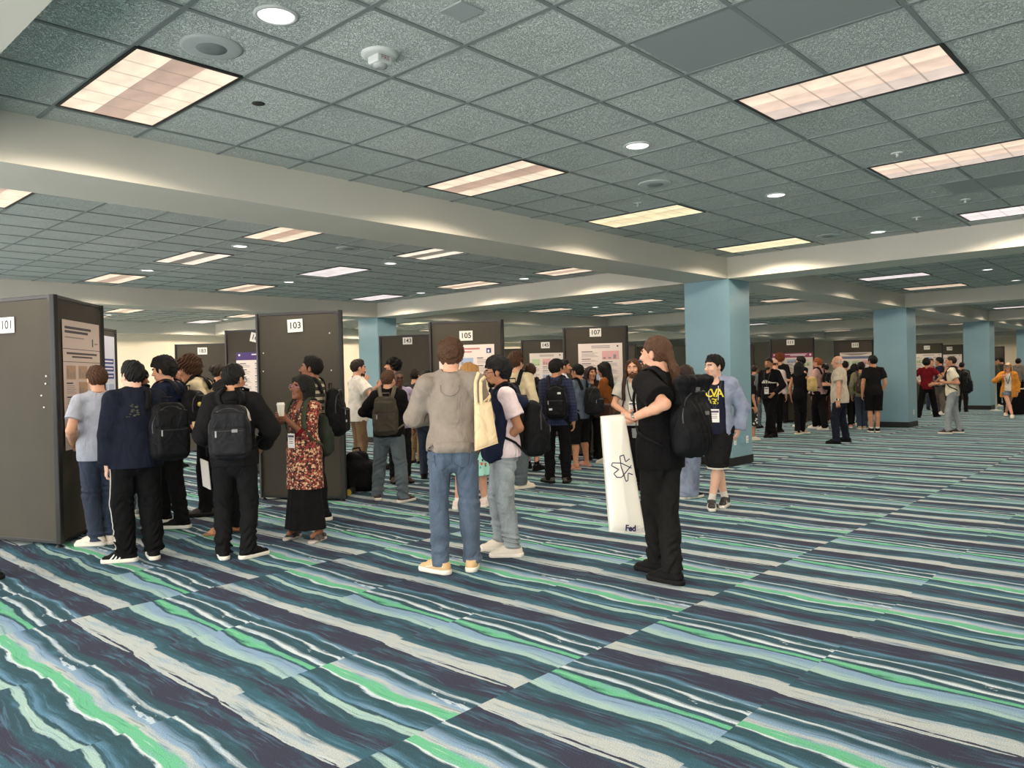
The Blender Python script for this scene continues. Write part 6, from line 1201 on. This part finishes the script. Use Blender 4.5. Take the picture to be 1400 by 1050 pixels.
P = person('dark-haired person glimpsed left of the white-haired walker', at=(1130, 578), top=497, heading=-50, hair=('short', 'black'), skin='tan', vox=V3, armL=dict(h=(.12, -.32, 1.3), e=(.7, .4, -.6))); pants(P, cloth('wine', (86, 56, 58))); top_garment(P, BLACK2, sleeve='long', off=.018); shoes(P, SW, SOLEW)
P = person('white-haired person in a beige short-sleeved shirt walking past', feet=[(1142, 607, 0, .0), (1156, 604, 0, .0)], top=484, heading=-76, hair=('bald', 'white'), skin='fair', vox=.010, head=(0, 6, 0), fat=1.1, armL=dict(h=(.30, .05, .86), e=(.8, .6, 0)), armR=dict(h=(-.14, -.24, 1.16))); pants(P, DNAVY, seed=58); top_garment(P, cloth('beige shirt', (190, 178, 160)), sleeve='short', sr=(.066, .072), off=.018, hem=.82, collar=True, loose=1.06, seed=59, name='shirt'); lanyard(P, LAN, SLEEVE, drop=1.16); shoes(P, SB, SOLEB, kind='dress'); watch(P, 0, mat('watch dark', (20, 20, 22), .2), mat('steel', (170, 170, 168), .25, 1.))
P = person('person in a dark jacket with a black backpack right behind the beige shirt', at=(1157, 585), top=493, heading=-10, hair=('short', 'black'), skin='tan', vox=V3); pants(P, BLACK2); top_garment(P, BLACK2, sleeve='long', off=.02); shoes(P, mat('shoe rose', (196, 130, 120), .6), SOLEW); backpack(P, 'black backpack right behind the beige shirt', NYL, NYL, w=.28, h=.46, d=.16, z=1.18)
P = person('person in an olive shirt and navy jeans by the second blue column', feet=[(1175, 587, 15), (1183, 587, -10)], top=495, heading=6, hair=('short', 'black', .008), skin='tan', vox=V3); pants(P, JD, seed=60); top_garment(P, cloth('sage shirt', (124, 122, 96)), sleeve='long', off=.018); shoes(P, mat('shoe sand', (170, 150, 126), .6), SOLEW); backpack(P, 'olive backpack by the second blue column', NYLO, NYLO, w=.3, h=.46, d=.17, z=1.18, sx=-.05)
P = person('dark-haired person half hidden left of the olive shirt', at=(1170, 582), top=497, heading=40, female=True, hair=('bob', 'black'), skin='tan', vox=V3); pants(P, BLACK); top_garment(P, cloth('mist', (150, 150, 132)), sleeve='long', off=.018); shoes(P, SW, SOLEW)
P = person(bare=True, label='person in a black tee, black shorts and white socks beside the second blue column', feet=[(1191, 591, 0), (1200, 591, -15)], top=486, heading=-14, hair=('short', 'black', .01), skin='tan', vox=V3, head=(18, 6, 0), armR=dict(px=(1204, 538, .0), e=(-.9, .5, 0))); pants(P, BLACK, r=(.105, .1, .105), hem=.5, name='shorts', seed=61); top_garment(P, BLACK2, sleeve='short', off=.018); shoes(P, SB, SOLEW, sock=WHITE)
P = person('person in a dark red tee with hands on hips, back to the camera', feet=[(1256, 571, 15), (1280, 570, -35)], top=489, heading=2, hair=('messy', 'black', .012), skin='tan', vox=V3, armL=dict(h=(.18, .02, 1.0), e=(1, .2, 0), fd=(-.8, -.4, -.3)), armR=dict(h=(-.18, .02, 1.0), e=(-1, .2, 0), fd=(.8, -.4, -.3))); pants(P, BLACK, r=(.1, .085, .075), seed=62); top_garment(P, cloth('dark red', (112, 26, 34)), sleeve='short', off=.018, hem=.86); shoes(P, SB, SOLEB)
P = person('person in a navy tee and taupe trousers with a raised hand by board 117', feet=[(1282, 566, 0), (1290, 567, 0)], top=488, heading=-72, hair=('short', 'black', .006), skin='tan', vox=V3, armL=dict(px=(1293, 505, -.2), e=(.5, .4, -.8), fd=(0, -.2, 1)), armR=dict(h=(-.1, -.3, 1.1))); pants(P, cloth('taupe', (96, 88, 80)), seed=63); top_garment(P, NAVY, sleeve='short', off=.018); shoes(P, SW, SOLEW)
P = person('light-skinned person facing out between the red tee and the navy tee', at=(1274, 560), top=490, heading=165, hair=('short', 'brown'), skin='fair', vox=V3); pants(P, JD); top_garment(P, GREYC, sleeve='short', off=.016); shoes(P, SB, SOLEB)
P = person('person in a cream tee and washed jeans holding a white cup, with a black backpack', feet=[(1295, 593, 0), (1311, 592, 5)], top=486, heading=-84, hair=('crop', 'dark'), skin='tan', vox=.010, armL=dict(px=(1293, 523, -.05), e=(.3, .8, -.6), fd=(0, -1, .1), pn=(-.9, 0, .3), curl=.8), armR=dict(h=(-.08, -.36, 1.12))); pants(P, JL, seed=64); top_garment(P, cloth('cream tee', (222, 214, 190)), sleeve='short', off=.016, hem=.86); shoes(P, mat('shoe dark stripe', (60, 40, 40), .6), SOLEW); backpack(P, 'black backpack on the cream tee in front of the third blue column', NYL, NYL, w=.29, h=.5, d=.19, z=1.16); cup(P, 0, 'white cup held by the person in the cream tee', lid=False)
P = person('black-haired person seen beyond the cream tee by the third blue column', at=(1316, 563), top=495, heading=10, hair=('short', 'black'), skin='tan', vox=V3); pants(P, BLACK2); top_garment(P, CHAR, sleeve='long', off=.018); shoes(P, SB, SOLEB)
P = person(bare=True, label='person in an orange jacket, denim shorts and a pale cap walking towards the camera', feet=[(1375, 569, 0, .0), (1384, 572, 0, .0)], top=489, heading=186, female=True, hair=('long', 'blond', 0, 0, -.2), skin='fair', vox=.012, armR=dict(h=(-.12, -.22, 1.22), e=(-.8, .4, -.5))); pants(P, jeans('shorts', (104, 118, 132)), r=(.1, .1, .1), hem=.66, name='shorts', seed=65); top_garment(P, WHITE, sleeve='none', off=.01, hem=.92); lanyard(P, LAN); top_garment(P, cloth('orange', (212, 140, 58)), sleeve='long', off=.03, hem=.74, hemr=.2, opened=.09, name='jacket', hood=True); shoes(P, SW, SOLEW); glasses(P, None, .024, True)
G = Grid((-.14, -.2, 0), (.14, .16, .2), .008); G.ell((0, .015, .05), (.094, .115, .09), k=0); G.ell((0, -.12, .075), (.075, .075, .012), k=.01); G.cut((0, 0, .06), (0, 0, -1.)); G.obj('cap', cloth('pale cap', (206, 182, 152)), P.root, M=(P.Rh * P.S, P.hc))
P = person('person in a green jacket by the queue post', at=(1361, 556), top=489, heading=70, hair=('short', 'black'), skin='tan', vox=V3, armR=dict(h=(-.1, -.3, 1.1))); pants(P, BLACK); top_garment(P, cloth('moss', (78, 80, 62)), sleeve='long', off=.022); shoes(P, SW, SOLEW)
P = person('person in dark clothes between the green jacket and the orange jacket', at=(1370, 554), top=488, heading=-40, hair=('short', 'black'), skin='tan', vox=V3); pants(P, BLACK); top_garment(P, CHAR, sleeve='long', off=.02); shoes(P, SB, SOLEB)
P = person('dark-haired person right of the orange jacket at the draped table', at=(1393, 552), top=490, heading=20, hair=('messy', 'black'), skin='tan', vox=V3); pants(P, BLACK); top_garment(P, cloth('ash2', (120, 116, 110)), sleeve='long', off=.02); shoes(P, SB, SOLEB)
P = person('person mostly outside the picture whose black shoe tip shows at the left edge', at=(-34, 793), H=1.74, heading=84, hair=('short', 'dark'), skin='tan', vox=V3, stance=.1); pants(P, BLACK); top_garment(P, CHAR, sleeve='long', off=.02); shoes(P, SB, SOLEB)
P = None
